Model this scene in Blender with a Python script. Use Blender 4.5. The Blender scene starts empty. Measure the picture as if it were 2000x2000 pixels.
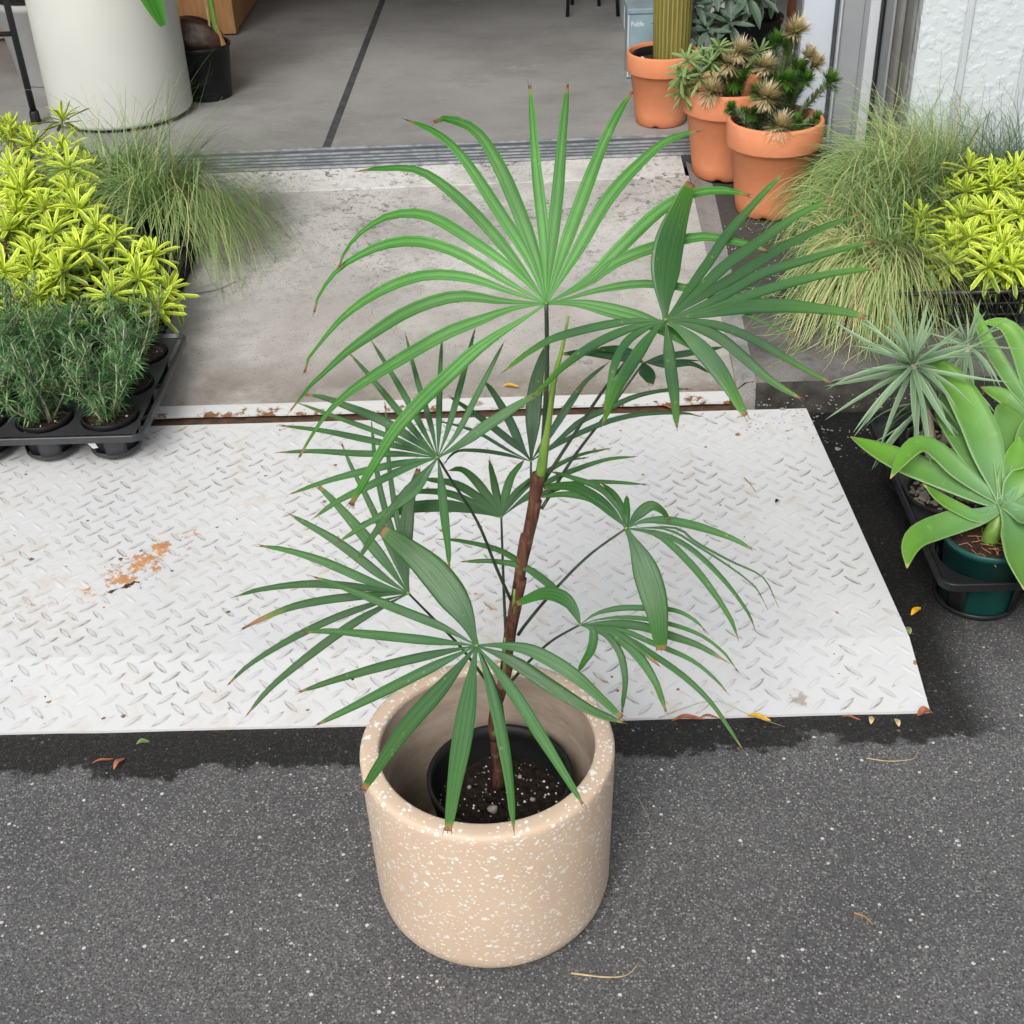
import bpy, math, random
import numpy as np
from mathutils import Vector, Matrix, noise as mnoise
R = math.radians
random.seed(7)
scene = bpy.context.scene
COL = scene.collection

# ------------------------------------------------------------------ camera
cd = bpy.data.cameras.new('camera')
cd.sensor_width = 36.0
cd.lens = 46.8
cd.clip_start = 0.02
cd.clip_end = 500
cam = bpy.data.objects.new('camera', cd)
COL.objects.link(cam)
cam.matrix_world = Matrix((( 0.999557, 0.026013, 0.014469, 0.074951),
                           (-0.002559, 0.559374, -0.828911, -1.453809),
                           (-0.029656, 0.828507, 0.559193, 1.710885),
                           (0, 0, 0, 1)))
scene.camera = cam

# ------------------------------------------------------------------ sky, sun, exposure
SUN_EL, SUN_AZ = 45.0, 198.0          # elevation, compass direction the light comes from (0 = +Y, clockwise)
w = bpy.data.worlds.new('World'); scene.world = w; w.use_nodes = True
wn = w.node_tree; wn.nodes.clear()
sky = wn.nodes.new('ShaderNodeTexSky'); sky.sky_type = 'NISHITA'; sky.sun_disc = False
sky.sun_elevation = R(SUN_EL); sky.sun_rotation = R(SUN_AZ)
sky.dust_density = 6.0; sky.air_density = 1.0; sky.ozone_density = 0.6
hs = wn.nodes.new('ShaderNodeHueSaturation'); hs.inputs['Saturation'].default_value = 0.30   # cloud-white sky
bg = wn.nodes.new('ShaderNodeBackground'); bg.inputs['Strength'].default_value = 0.115
wo = wn.nodes.new('ShaderNodeOutputWorld')
wn.links.new(sky.outputs[0], hs.inputs['Color']); wn.links.new(hs.outputs[0], bg.inputs[0]); wn.links.new(bg.outputs[0], wo.inputs[0])
sl = bpy.data.lights.new('sun', 'SUN'); sl.energy = 1.5; sl.angle = R(22); sl.color = (1.0, 0.975, 0.94)
sun = bpy.data.objects.new('sun', sl); COL.objects.link(sun)
sd = Vector((math.sin(R(SUN_AZ))*math.cos(R(SUN_EL)), math.cos(R(SUN_AZ))*math.cos(R(SUN_EL)), math.sin(R(SUN_EL))))
sun.rotation_euler = sd.to_track_quat('Z', 'Y').to_euler()
vs = scene.view_settings
vs.view_transform = 'Standard'; vs.look = 'None'; vs.gamma = 1.0; vs.use_curve_mapping = False
vs.exposure = 0.23
scene.cycles.adaptive_threshold = 0.02
scene.cycles.max_bounces = 5; scene.cycles.diffuse_bounces = 3; scene.cycles.glossy_bounces = 2; scene.cycles.transmission_bounces = 3

# ------------------------------------------------------------------ material helpers
class NT:
    def __init__(s, name):
        s.m = bpy.data.materials.new(name); s.m.use_nodes = True
        s.t = s.m.node_tree; s.t.nodes.clear()
        s.out = s.t.nodes.new('ShaderNodeOutputMaterial')
        s._oc = None
    def n(s, typ, ins=None, **props):
        x = s.t.nodes.new(typ)
        for k, v in props.items(): setattr(x, k, v)
        for k, v in (ins or {}).items(): s.set(x.inputs[k], v)
        return x
    def set(s, sock, v):
        if isinstance(v, bpy.types.NodeSocket): s.t.links.new(v, sock)
        else:
            if isinstance(v, tuple) and len(v) == 3 and sock.type == 'RGBA': v = (*v, 1)
            sock.default_value = v
    def oc(s):
        if s._oc is None: s._oc = s.n('ShaderNodeTexCoord').outputs['Object']
        return s._oc
    def uv(s): return s.n('ShaderNodeTexCoord').outputs['UV']
    def xyz(s, v): return s.n('ShaderNodeSeparateXYZ', {0: v}).outputs
    def mapv(s, v, scale=(1,1,1), loc=(0,0,0), rot=(0,0,0)):
        return s.n('ShaderNodeMapping', {'Vector': v, 'Scale': scale, 'Location': loc, 'Rotation': rot}).outputs[0]
    def noise(s, scale, detail=4, rough=.55, vec=None, dist=0.0):
        return s.n('ShaderNodeTexNoise', {'Vector': vec or s.oc(), 'Scale': scale, 'Detail': detail, 'Roughness': rough, 'Distortion': dist}).outputs[0]
    def voro(s, scale, feature='F1', vec=None, rnd=1.0):
        return s.n('ShaderNodeTexVoronoi', {'Vector': vec or s.oc(), 'Scale': scale, 'Randomness': rnd}, feature=feature)
    def ramp(s, fac, *stops):
        x = s.n('ShaderNodeValToRGB', {'Fac': fac}); e = x.color_ramp.elements
        while len(e) < len(stops): e.new(.5)
        for el, (p, c) in zip(e, stops):
            el.position = p; el.color = (c, c, c, 1) if isinstance(c, (int, float)) else (*c, 1)
        return x.outputs[0]
    def step(s, fac, a, b): return s.n('ShaderNodeMapRange', {0: fac, 1: a, 2: b, 3: 0.0, 4: 1.0}).outputs[0]
    def mix(s, fac, a, b, blend='MIX'):
        x = s.n('ShaderNodeMix', data_type='RGBA', blend_type=blend)
        s.set(x.inputs[0], fac); s.set(x.inputs[6], a); s.set(x.inputs[7], b); return x.outputs[2]
    def math(s, op, a, b=0.0):
        x = s.n('ShaderNodeMath', operation=op); s.set(x.inputs[0], a); s.set(x.inputs[1], b); return x.outputs[0]
    def attr(s, name): return s.n('ShaderNodeAttribute', attribute_name=name).outputs['Fac']
    def bump(s, h, strength=.3, dist=.01, nrm=None):
        x = s.n('ShaderNodeBump', {'Height': h, 'Strength': strength, 'Distance': dist})
        if nrm: s.set(x.inputs['Normal'], nrm)
        return x.outputs[0]
    def rand(s): return s.n('ShaderNodeObjectInfo').outputs['Random']
    def finish(s, color, rough=.6, bump=None, metallic=0.0, spec=.5, transl=0.0, coat=0.0, trans_col=None):
        p = s.n('ShaderNodeBsdfPrincipled')
        s.set(p.inputs['Base Color'], color); s.set(p.inputs['Roughness'], rough); s.set(p.inputs['Metallic'], metallic)
        s.set(p.inputs['Specular IOR Level'], spec); s.set(p.inputs['Coat Weight'], coat)
        if bump: s.set(p.inputs['Normal'], bump)
        o = p.outputs[0]
        if transl:
            t = s.n('ShaderNodeBsdfTranslucent'); s.set(t.inputs['Color'], trans_col or color)
            mx = s.n('ShaderNodeMixShader', {0: transl}); s.t.links.new(o, mx.inputs[1]); s.t.links.new(t.outputs[0], mx.inputs[2]); o = mx.outputs[0]
        s.t.links.new(o, s.out.inputs[0])
        return s.m

MAT = {}
def simple(name, col, rough=.6, var=.12, scale=30, bump=.0, metallic=0, spec=.5, bdist=.003):
    t = NT(name); nz = t.noise(scale, 5)
    dark = tuple(c*(1-var) for c in col); light = tuple(min(1, c*(1+var)) for c in col)
    c = t.mix(t.step(nz, .3, .7), dark, light)
    b = t.bump(t.noise(scale*4, 4), bump, bdist) if bump else None
    MAT[name] = t.finish(c, rough, b, metallic, spec); return MAT[name]

# asphalt -------------------------------------------------
t = NT('asphalt')
x, y, z = t.xyz(t.oc())
base = t.mix(t.step(t.noise(230, 5, .7), .34, .68), (.070,.070,.072), (.215,.214,.216))
base = t.mix(t.math('MULTIPLY', t.step(t.noise(2.6, 5, .6), .42, .62), .55), base, (.085,.085,.087))
v1 = t.voro(240); r1 = t.n('ShaderNodeSeparateColor', {0: v1.outputs['Color']}).outputs
st = t.math('MULTIPLY', t.math('LESS_THAN', v1.outputs['Distance'], .42), t.math('GREATER_THAN', r1[0], .84))
grain = t.mix(t.math('POWER', r1[2], 1.7), (.040,.040,.042), (.36,.358,.352))
base = t.mix(t.math('MULTIPLY', t.step(v1.outputs['Distance'], .62, .40), .55), base, grain)
base = t.mix(st, base, t.mix(r1[1], (.04,.04,.04), (.50,.50,.49)))
v2 = t.voro(95); r2 = t.n('ShaderNodeSeparateColor', {0: v2.outputs['Color']}).outputs
thr = t.math('MULTIPLY', t.math('ADD', r2[1], .35), .24)
wob = t.math('ADD', v2.outputs['Distance'], t.math('MULTIPLY', t.math('SUBTRACT', t.noise(400, 2), .5), .30))
st2 = t.math('MULTIPLY', t.math('LESS_THAN', wob, thr), t.math('GREATER_THAN', r2[0], .80))
base = t.mix(st2, base, t.mix(r2[2], (.22,.22,.21), (.72,.72,.70)))
pit = t.step(t.noise(170, 5, .7), .60, .70)
base = t.mix(t.math('MULTIPLY', pit, .75), base, (.018,.018,.019))
# wet strip of run-off in front of the plate and in the gutter right of it, where shade is painted in too
edge = t.math('ADD', t.math('ADD', .290, t.math('MULTIPLY', t.math('SUBTRACT', t.noise(4.0, 7, .68), .5), .24)), t.math('ADD', t.math('MULTIPLY', x, .02), t.math('MULTIPLY', t.math('SUBTRACT', t.noise(34, 5, .7), .5), .07)))
wetA = t.math('MULTIPLY', t.step(t.math('SUBTRACT', y, edge), -.006, .010), t.ramp(t.noise(120, 2, .7), (.25, .85), (.6, 1.0)))
gx = t.math('ADD', t.math('SUBTRACT', y, .55), t.math('MULTIPLY', t.math('SUBTRACT', t.noise(6, 4, .6), .5), .3))
wetB = t.step(gx, -.05, .16)
wetA = t.math('MULTIPLY', wetA, t.math('SUBTRACT', 1.0, t.math('MULTIPLY', t.step(x, .86, .95), t.math('SUBTRACT', 1.0, wetB))))
wet = wetA
dry = base
wet_shade_col = t.mix(1.0, base, t.mix(t.math('MULTIPLY', t.step(x, .70, .80), t.step(y, .45, .75)), (.155,.150,.145), (.040,.038,.036)), 'MULTIPLY')  # gutter beside plate and tray goes darker: wetness plus painted shade
col = t.mix(wet, dry, wet_shade_col)
h = t.noise(300, 3, .7)
MAT['asphalt'] = t.finish(col, t.math('SUBTRACT', .92, t.math('MULTIPLY', wet, .18)), t.bump(h, .9, .005), spec=.3)

# concretes -------------------------------------------------
def concrete(name, c0, c1, stain, cracks=True, scale=1.0, rough=.9, moss=False):
    t = NT(name); x, y, z = t.xyz(t.oc())
    fine = t.noise(220*scale, 4, .65); big = t.noise(2.2*scale, 5, .6); mid = t.noise(14*scale, 5, .6)
    c = t.mix(t.step(big, .34, .66), c0, c1)
    c = t.mix(t.math('MULTIPLY', t.step(t.noise(4.0*scale, 7, .70), .47, .62), .62), c, tuple(k*.66 for k in c0))
    c = t.mix(t.math('MULTIPLY', t.step(fine, .46, .66), .45), c, tuple(k*.58 for k in c0))
    c = t.mix(t.math('MULTIPLY', t.step(mid, .55, .72), .5), c, stain)
    sp = t.voro(120*scale); sr = t.n('ShaderNodeSeparateColor', {0: sp.outputs['Color']}).outputs
    c = t.mix(t.math('MULTIPLY', t.math('LESS_THAN', sp.outputs['Distance'], .22), t.math('GREATER_THAN', sr[0], .82)), c, (.06,.055,.05))
    h = fine
    if moss:
        mm = t.step(t.math('ADD', y, t.math('MULTIPLY', t.noise(5, 5, .7), .8)), 1.98, 2.45)
        c = t.mix(t.math('MULTIPLY', mm, .8), c, t.mix(t.noise(50, 4), (.022,.020,.017), (.075,.07,.062)))
    if cracks:
        vec = t.mapv(t.oc(), (1,1,1)); wv = t.n('ShaderNodeMix', data_type='VECTOR')
        nzv = t.n('ShaderNodeTexNoise', {'Vector': t.oc(), 'Scale': 9.0, 'Detail': 5}).outputs[1]
        wv.inputs[0].default_value = .22; t.t.links.new(t.oc(), wv.inputs[4]); t.t.links.new(nzv, wv.inputs[5])
        e = t.voro(2.1, 'DISTANCE_TO_EDGE', wv.outputs[1]).outputs['Distance']
        ck = t.math('MULTIPLY', t.math('LESS_THAN', e, .0045), t.step(t.noise(3.3, 3), .53, .62))
        c = t.mix(t.math('MULTIPLY', ck, .55), c, (.05,.047,.045))
        # old black lichen speckle along the top of the ramp
        li = t.math('MULTIPLY', t.step(t.noise(42, 6, .78), .52, .60), t.math('MULTIPLY', t.step(t.noise(3.2, 4), .40, .54), t.step(y, 1.95, 2.6)))
        c = t.mix(t.math('MULTIPLY', li, .9), c, (.07,.068,.062))
        gr = t.math('MULTIPLY', t.step(t.math('ADD', y, t.math('MULTIPLY', t.noise(6, 4), .25)), 1.86, 1.63), t.step(t.noise(3.6, 6, .68), .38, .58))
        c = t.mix(t.math('MULTIPLY', t.step(t.math('ADD', y, t.math('MULTIPLY', t.noise(2.2, 5, .6), 1.0)), 2.75, 2.05), .5), c, (.30,.27,.235))
        c = t.mix(t.math('MULTIPLY', gr, .8), c, (.16,.13,.10))
    MAT[name] = t.finish(c, rough, t.bump(h, .5, .003), spec=.25)
    return t
concrete('ramp_concrete', (.42,.405,.385), (.585,.57,.545), (.31,.295,.27))
concrete('threshold_concrete', (.55,.54,.52), (.66,.655,.64), (.42,.41,.39))
concrete('kerb_concrete', (.115,.108,.10), (.22,.21,.195), (.045,.042,.038), cracks=False, moss=True)
concrete('wing_concrete', (.23,.225,.215), (.34,.33,.315), (.13,.125,.12), cracks=False)
t = NT('garage_concrete'); x, y, z = t.xyz(t.oc())
c = t.mix(t.step(t.noise(1.6, 6, .6), .3, .7), (.235,.231,.225), (.345,.340,.330))
st = t.noise(3.0, 7, .7, t.mapv(t.oc(), (.8,1.3,1)))
c = t.mix(t.math('MULTIPLY', t.step(st, .48, .66), .5), c, (.155,.152,.148))
c = t.mix(t.math('MULTIPLY', t.step(t.noise(160, 3), .55, .7), .3), c, (.12,.12,.118))
c = t.mix(t.math('MULTIPLY', t.step(t.noise(7.0, 5, .7), .62, .74), .5), c, (.42,.41,.40))
MAT['garage_concrete'] = t.finish(c, .62, t.bump(t.noise(120, 4), .15, .002), spec=.4)

# white painted plate ------------------------------------------
t = NT('plate_paint'); t._oc = t.n('ShaderNodeNewGeometry').outputs['Position']; x, y, z = t.xyz(t.oc())
c = t.mix(t.step(t.noise(2.5, 5), .3, .7), (.585,.597,.61), (.65,.658,.66))
c = t.mix(t.math('MULTIPLY', t.step(t.noise(17, 5, .65), .52, .72), t.math('MULTIPLY', t.step(t.noise(2.2, 3), .36, .60), .75)), c, (.56,.50,.43))
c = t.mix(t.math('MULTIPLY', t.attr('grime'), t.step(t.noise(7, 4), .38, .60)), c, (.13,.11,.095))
# peeled, rusty patch
px = t.math('DIVIDE', t.math('ADD', x, .765), .115); py = t.math('DIVIDE', t.math('SUBTRACT', t.math('SUBTRACT', y, .862), t.math('MULTIPLY', t.math('ADD', x, .765), .9)), .085)
rr = t.math('SQRT', t.math('ADD', t.math('MULTIPLY', px, px), t.math('MULTIPLY', py, py)))
pm = t.math('ADD', t.math('SUBTRACT', 1.12, rr), t.math('MULTIPLY', t.math('SUBTRACT', t.noise(36, 6, .72), .5), 4.6))
px2 = t.math('DIVIDE', t.math('ADD', x, .93), .16); py2 = t.math('DIVIDE', t.math('SUBTRACT', y, .735), .09)
rr2 = t.math('SQRT', t.math('ADD', t.math('MULTIPLY', px2, px2), t.math('MULTIPLY', py2, py2)))
pm2 = t.math('ADD', t.math('SUBTRACT', .55, rr2), t.math('MULTIPLY', t.math('SUBTRACT', t.noise(44, 6, .72), .5), 4.2))
pk = t.math('MAXIMUM', t.step(pm, .62, .80), t.math('MULTIPLY', t.step(pm2, .55, .80), .8))
c = t.mix(pk, c, t.mix(t.step(t.noise(40, 3), .4, .6), (.55,.28,.12), (.44,.22,.11)))
dx = t.math('DIVIDE', t.math('ADD', x, .795), .05); dy = t.math('DIVIDE', t.math('SUBTRACT', t.math('SUBTRACT', y, .775), t.math('MULTIPLY', t.math('ADD', x, .795), .5)), .014)
dr = t.math('ADD', t.math('SUBTRACT', 1.0, t.math('SQRT', t.math('ADD', t.math('MULTIPLY', dx, dx), t.math('MULTIPLY', dy, dy)))), t.math('MULTIPLY', t.math('SUBTRACT', t.noise(46, 5, .7), .5), 4.0))
c = t.mix(t.step(dr, .45, .55), c, (.06,.03,.018))
# scuffs and specks, small rust freckles, a dirty smear near the front edge
v = t.voro(26); vr = t.n('ShaderNodeSeparateColor', {0: v.outputs['Color']}).outputs
wv = t.math('ADD', v.outputs['Distance'], t.math('MULTIPLY', t.math('SUBTRACT', t.noise(160, 3), .5), .25))
c = t.mix(t.math('MULTIPLY', t.math('LESS_THAN', wv, t.math('MULTIPLY', vr[1], .16)), t.math('GREATER_THAN', vr[0], .70)), c, t.mix(vr[2], (.10,.075,.06), (.55,.27,.10)))
sx = t.math('DIVIDE', t.math('SUBTRACT', x, .565), .03); sy = t.math('DIVIDE', t.math('SUBTRACT', y, .415), .022)
sm = t.math('ADD', t.math('SUBTRACT', 1.0, t.math('SQRT', t.math('ADD', t.math('MULTIPLY', sx, sx), t.math('MULTIPLY', sy, sy)))), t.math('MULTIPLY', t.math('SUBTRACT', t.noise(60, 4), .5), 2.0))
c = t.mix(t.math('MULTIPLY', t.step(sm, .3, .6), .75), c, (.30,.26,.20))
MAT['plate_paint'] = t.finish(c, t.math('ADD', .38, t.math('MULTIPLY', pk, .4)), t.bump(t.noise(90, 4), .12, .002), spec=.45)
t = NT('strip_paint'); t._oc = t.n('ShaderNodeNewGeometry').outputs['Position']; x, y, z = t.xyz(t.oc())
rm = t.math('ADD', t.noise(20, 6, .7), t.math('MULTIPLY', t.step(y, 1.50, 1.455), .17))
c = t.mix(t.step(rm, .66, .71), (.62,.625,.62), t.mix(t.noise(45, 3), (.06,.03,.02), (.40,.19,.08)))
MAT['strip_paint'] = t.finish(c, .5, t.bump(rm, .3, .003))
simple('rust_edge', (.085,.045,.025), .85, .5, 40, .5)
simple('kerb_face', (.040,.036,.031), .9, .6, 24, .6, bdist=.006)  # dirty concrete of the kerb front, its shade painted into the dark tone
simple('gutter_dirt', (.045,.036,.028), .95, .6, 60, .8, bdist=.008)

# metals, plastics, painted timber ------------------------------
t = NT('aluminium'); n1 = t.noise(30, 4, .6, t.mapv(t.oc(), (.3, 4, 4)))
MAT['aluminium'] = t.finish(t.mix(t.step(n1, .4, .62), (.085,.10,.115), (.15,.17,.19)), .5, metallic=.3)
t = NT('aluminium_edge'); n1 = t.noise(25, 5, .7)
MAT['aluminium_edge'] = t.finish(t.mix(t.step(n1, .4, .6), (.26,.28,.30), (.46,.48,.50)), .45, metallic=.4)
simple('dark_channel', (.045,.05,.055), .6, .4, 20)
simple('seam_rubber', (.06,.062,.064), .75, .4, 25, .2)
simple('black_plastic', (.012,.0125,.014), .45, .3, 18, .05, spec=.3)
simple('grey_black_plastic', (.035,.037,.041), .38, .25, 14, .04)
simple('green_plastic', (.008,.062,.055), .35, .25, 12, .04)
simple('black_metal', (.018,.02,.023), .35, .2, 20, 0, .3)
simple('white_planter', (.545,.555,.52), .55, .05, 2.5, .06)
simple('white_pot', (.42,.43,.43), .6, .08, 5)
simple('grey_enamel', (.36,.38,.40), .35, .25, 12)
simple('white_paint', (.50,.55,.61), .5, .05, 5, .05)
simple('cool_grey_paint', (.27,.285,.30), .5, .07, 5, .03)
simple('light_grey_paint', (.50,.53,.565), .45, .06, 6, .03)
simple('weathered_metal', (.24,.235,.225), .45, .25, 9, .1, .4)
simple('interior_plaster', (.52,.52,.51), .85, .1, 3)
simple('warm_plaster', (.55,.47,.44), .8, .06, 5)
simple('brown_timber', (.155,.055,.028), .5, .3, 14)
simple('blue_grey_plastic', (.235,.33,.37), .25, .18, 9)
simple('pale_lettering', (.72,.78,.80), .6, .03, 20)
simple('coco_soil', (.055,.024,.012), .95, .7, 150, 1.0, bdist=.008)
simple('white_pebble', (.78,.76,.72), .6, .08, 25, .2)
simple('stone_chip', (.40,.40,.385), .8, .75, 60)
simple('gravel_stone', (.30,.27,.235), .85, .35, 60, .4)
simple('yellow_leaf', (.70,.38,.015), .5, .25, 60)
simple('dry_leaf', (.36,.12,.055), .7, .4, 60, .3)
simple('straw', (.50,.38,.20), .7, .3, 60)
simple('white_label', (.8,.8,.8), .4, .03, 20)
simple('root', (.36,.19,.075), .8, .3, 60)
# stucco
t = NT('stucco')
hgt = t.math('ADD', t.step(t.noise(38, 2, .45), .46, .70), t.math('MULTIPLY', t.noise(10, 3), .9))
MAT['stucco'] = t.finish(t.mix(t.noise(6, 4), (.52,.57,.60), (.60,.645,.67)), .38, t.bump(hgt, .42, .005), spec=.4)
# terracotta
t = NT('terracotta'); x, y, z = t.xyz(t.oc())
c = t.mix(t.step(t.noise(7, 5), .3, .7), (.60,.215,.10), (.67,.26,.13))
c = t.mix(t.math('MULTIPLY', t.step(t.math('ADD', z, t.math('MULTIPLY', t.noise(8, 3), .03)), .055, .025), .55), c, (.40,.12,.05))
c = t.mix(t.math('MULTIPLY', t.step(t.noise(14, 6, .7), .52, .70), .30), c, (.66,.36,.24))
MAT['terracotta'] = t.finish(c, .8, t.bump(t.noise(160, 4), .12, .002), spec=.25)
# terrazzo: beige binder, white stone chips
def terrazzo(name, chips=True):
    t = NT(name)
    c = t.mix(t.step(t.noise(9, 5), .3, .7), (.60,.458,.338), (.655,.512,.388))
    if chips:
        for sc, off, frac, th0 in ((80, 0, .16, .25), (125, 3.1, .20, .28), (50, 7.7, .62, .23)):
            vec = t.mapv(t.oc(), (1,1,1.25), (off, off*.7, off*.3), (.4, .7, off))
            warp = t.n('ShaderNodeTexNoise', {'Vector': vec, 'Scale': sc*1.9, 'Detail': 1.0}).outputs[1]
            mv = t.n('ShaderNodeVectorMath', {0: vec, 1: t.n('ShaderNodeVectorMath', {0: warp, 'Scale': .42/sc}, operation='SCALE').outputs[0]}, operation='ADD').outputs[0]
            v = t.voro(sc, 'F1', mv); rr = t.n('ShaderNodeSeparateColor', {0: v.outputs['Color']}).outputs
            vd = t.n('ShaderNodeTexVoronoi', {'Vector': mv, 'Scale': sc}, feature='F1', distance='MINKOWSKI'); vd.inputs['Exponent'].default_value = 1.0
            m = t.math('MULTIPLY', t.math('LESS_THAN', vd.outputs['Distance'], t.math('ADD', th0, t.math('MULTIPLY', rr[1], .16))), t.math('GREATER_THAN', rr[0], frac))
            c = t.mix(m, c, t.mix(rr[2], (.70,.66,.60), (.86,.85,.83)))
    MAT[name] = t.finish(c, .5, t.bump(t.noise(90, 4), .06, .002), spec=.4)
terrazzo('terrazzo')
t = NT('planter_inside'); x, y, z = t.xyz(t.oc())
c = t.mix(t.step(t.noise(12, 5, .65, t.mapv(t.oc(), (1,1,3))), .3, .7), (.30,.235,.185), (.45,.37,.29))
MAT['planter_inside'] = t.finish(c, .6, t.bump(t.noise(30, 4, .6, t.mapv(t.oc(), (1,1,5))), .3, .004))
# soil
t = NT('soil'); c = t.mix(t.step(t.noise(90, 5, .7), .35, .7), (.008,.006,.005), (.05,.034,.024))
v = t.voro(170); rr = t.n('ShaderNodeSeparateColor', {0: v.outputs['Color']}).outputs
c = t.mix(t.math('MULTIPLY', t.math('LESS_THAN', v.outputs['Distance'], .30), t.math('GREATER_THAN', rr[0], .90)), c, (.42,.38,.32))
MAT['soil'] = t.finish(c, .9, t.bump(t.noise(110, 5, .7), 1.0, .012), spec=.2)
# woods
t = NT('plywood'); g = t.noise(7, 6, .6, t.mapv(t.oc(), (6, 6, .9)), dist=.6)
MAT['plywood'] = t.finish(t.mix(t.step(g, .35, .65), (.42,.205,.075), (.54,.29,.125)), .55)
t = NT('palm_trunk'); g = t.noise(60, 6, .7, t.mapv(t.oc(), (3, 3, .35)))
c = t.mix(t.step(g, .34, .66), (.045,.018,.013), (.19,.080,.048))
c = t.mix(t.math('MULTIPLY', t.step(t.noise(45, 4), .56, .68), .7), c, (.30,.19,.10))
MAT['palm_trunk'] = t.finish(c, .75, t.bump(t.noise(90, 5, .7, t.mapv(t.oc(), (3,3,.3))), .9, .006), spec=.3)
t = NT('coconut_husk'); x, y, z = t.xyz(t.oc())
g = t.noise(26, 5, .6)
MAT['coconut_husk'] = t.finish(t.mix(t.step(g, .35, .65), (.022,.011,.008), (.085,.042,.028)), .38, t.bump(t.noise(22, 5), .5, .01))

# leaves -------------------------------------------------------
def palm_leaf(name, c_in, c_out, rough=.42, transl=.16):
    t = NT(name); u, v, _ = t.xyz(t.uv())
    c = t.mix(t.step(v, .25, .95) if 'dusky' not in name else t.step(v, .55, 1.0), c_in, c_out)
    vein = t.noise(1.0, 2, .5, t.mapv(t.uv(), (46, 1.2, 1)))
    c = t.mix(t.math('MULTIPLY', t.step(vein, .40, .66), .5), c, tuple(k*.62 for k in c_out))
    c = t.mix(t.math('MULTIPLY', t.step(t.noise(26, 4), .55, .75), .28), c, tuple(min(1, a*b) for a, b in zip(c_in, (1.45, 1.2, .8))))
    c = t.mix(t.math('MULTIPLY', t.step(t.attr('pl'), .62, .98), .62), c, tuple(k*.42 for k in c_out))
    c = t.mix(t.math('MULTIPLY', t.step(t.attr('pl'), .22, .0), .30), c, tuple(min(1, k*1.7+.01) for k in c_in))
    c = t.mix(t.math('MULTIPLY', t.step(t.noise(5.5, 4, .6), .46, .68), .45), c, tuple(a*b for a, b in zip(c_out, (.62, .72, .8))))
    sp_ = t.voro(150); spr = t.n('ShaderNodeSeparateColor', {0: sp_.outputs['Color']}).outputs
    c = t.mix(t.math('MULTIPLY', t.math('MULTIPLY', t.math('LESS_THAN', sp_.outputs['Distance'], .30), t.math('GREATER_THAN', spr[0], .965)), .3), c, (.30,.32,.10))
    hv = t.math('ADD', .78, t.math('MULTIPLY', t.rand(), .44))
    c = t.n('ShaderNodeHueSaturation', {'Value': hv, 'Color': c}).outputs[0]
    d = t.math('ADD', t.attr('dry'), t.math('MULTIPLY', t.math('SUBTRACT', t.noise(70, 3), .5), .5))
    c = t.mix(t.math('MULTIPLY', t.step(d, .10, .42), .55), c, (.24,.28,.04))
    c = t.mix(t.step(d, .42, .60), c, (.30,.15,.065))
    c = t.mix(t.step(d, .80, 1.0), c, (.07,.035,.03))
    MAT[name] = t.finish(c, rough, t.bump(vein, .3, .002), spec=.42, transl=transl)
palm_leaf('palm_leaf_young', (.150,.415,.105), (.045,.25,.010), .36, .30)
palm_leaf('palm_leaf', (.036,.126,.042), (.050,.172,.024), .33)
palm_leaf('palm_leaf_dusky', (.026,.092,.044), (.085,.245,.022), .33)
palm_leaf('palm_leaf_dark', (.021,.080,.034), (.029,.108,.022), .33)
def stalk(name, a, b):
    t = NT(name); MAT[name] = t.finish(t.mix(t.step(t.noise(30, 4, .6, t.mapv(t.oc(), (3,3,.5))), .35, .65), a, b), .45, spec=.5)
stalk('petiole_dark', (.020,.034,.024), (.045,.070,.040))
stalk('petiole_green', (.10,.22,.035), (.20,.33,.06))
stalk('stem_red_brown', (.13,.06,.035), (.20,.12,.06))
stalk('stem_grey', (.27,.25,.18), (.42,.39,.30))
stalk('stem_olive', (.14,.17,.06), (.22,.25,.10))
def uvleaf(name, centre, margin, w0, w1, rough=.5, transl=.2, var=.3):
    t = NT(name); u, v, _ = t.xyz(t.uv())
    e = t.math('ABSOLUTE', t.math('SUBTRACT', t.math('MULTIPLY', u, 2.0), 1.0))
    cc = t.mix(t.step(t.noise(1.0, 2, .5, t.mapv(t.uv(), (5, 1.5, 1))), .35, .65), centre, tuple(k*.7 for k in centre))
    c = t.mix(t.step(e, w0, w1), cc, margin)
    c = t.n('ShaderNodeHueSaturation', {'Value': t.math('ADD', 1-var/2, t.math('MULTIPLY', t.rand(), var)), 'Color': c}).outputs[0]
    MAT[name] = t.finish(c, rough, spec=.4, transl=transl)
uvleaf('euphorbia_leaf', (.40,.57,.06), (.82,.90,.09), .42, .78)
uvleaf('euphorbia_old_leaf', (.17,.31,.06), (.60,.67,.11), .50, .85)
uvleaf('pale_leaf', (.22,.34,.11), (.30,.42,.17), .5, .9)
uvleaf('grey_leaf', (.105,.165,.115), (.16,.22,.16), .7, 1.0, .55, .1)
uvleaf('blue_green_leaf', (.20,.32,.175), (.30,.43,.265), .5, .95, .5, .12)
uvleaf('big_leaf', (.06,.26,.03), (.09,.30,.04), .5, .95, .35, .2)
t = NT('agave_leaf'); u, v, _ = t.xyz(t.uv())
c = t.mix(t.step(v, .0, .75), (.15,.30,.145), (.14,.34,.035))
c = t.mix(t.math('MULTIPLY', t.step(t.noise(7, 4), .48, .7), .55), c, (.08,.22,.03))
e = t.math('ABSOLUTE', t.math('SUBTRACT', t.math('MULTIPLY', u, 2.0), 1.0))
c = t.mix(t.math('MULTIPLY', t.step(e, .955, .995), .6), c, (.36,.50,.22))
c = t.mix(t.step(v, .955, .99), c, (.50,.42,.16))
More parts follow.
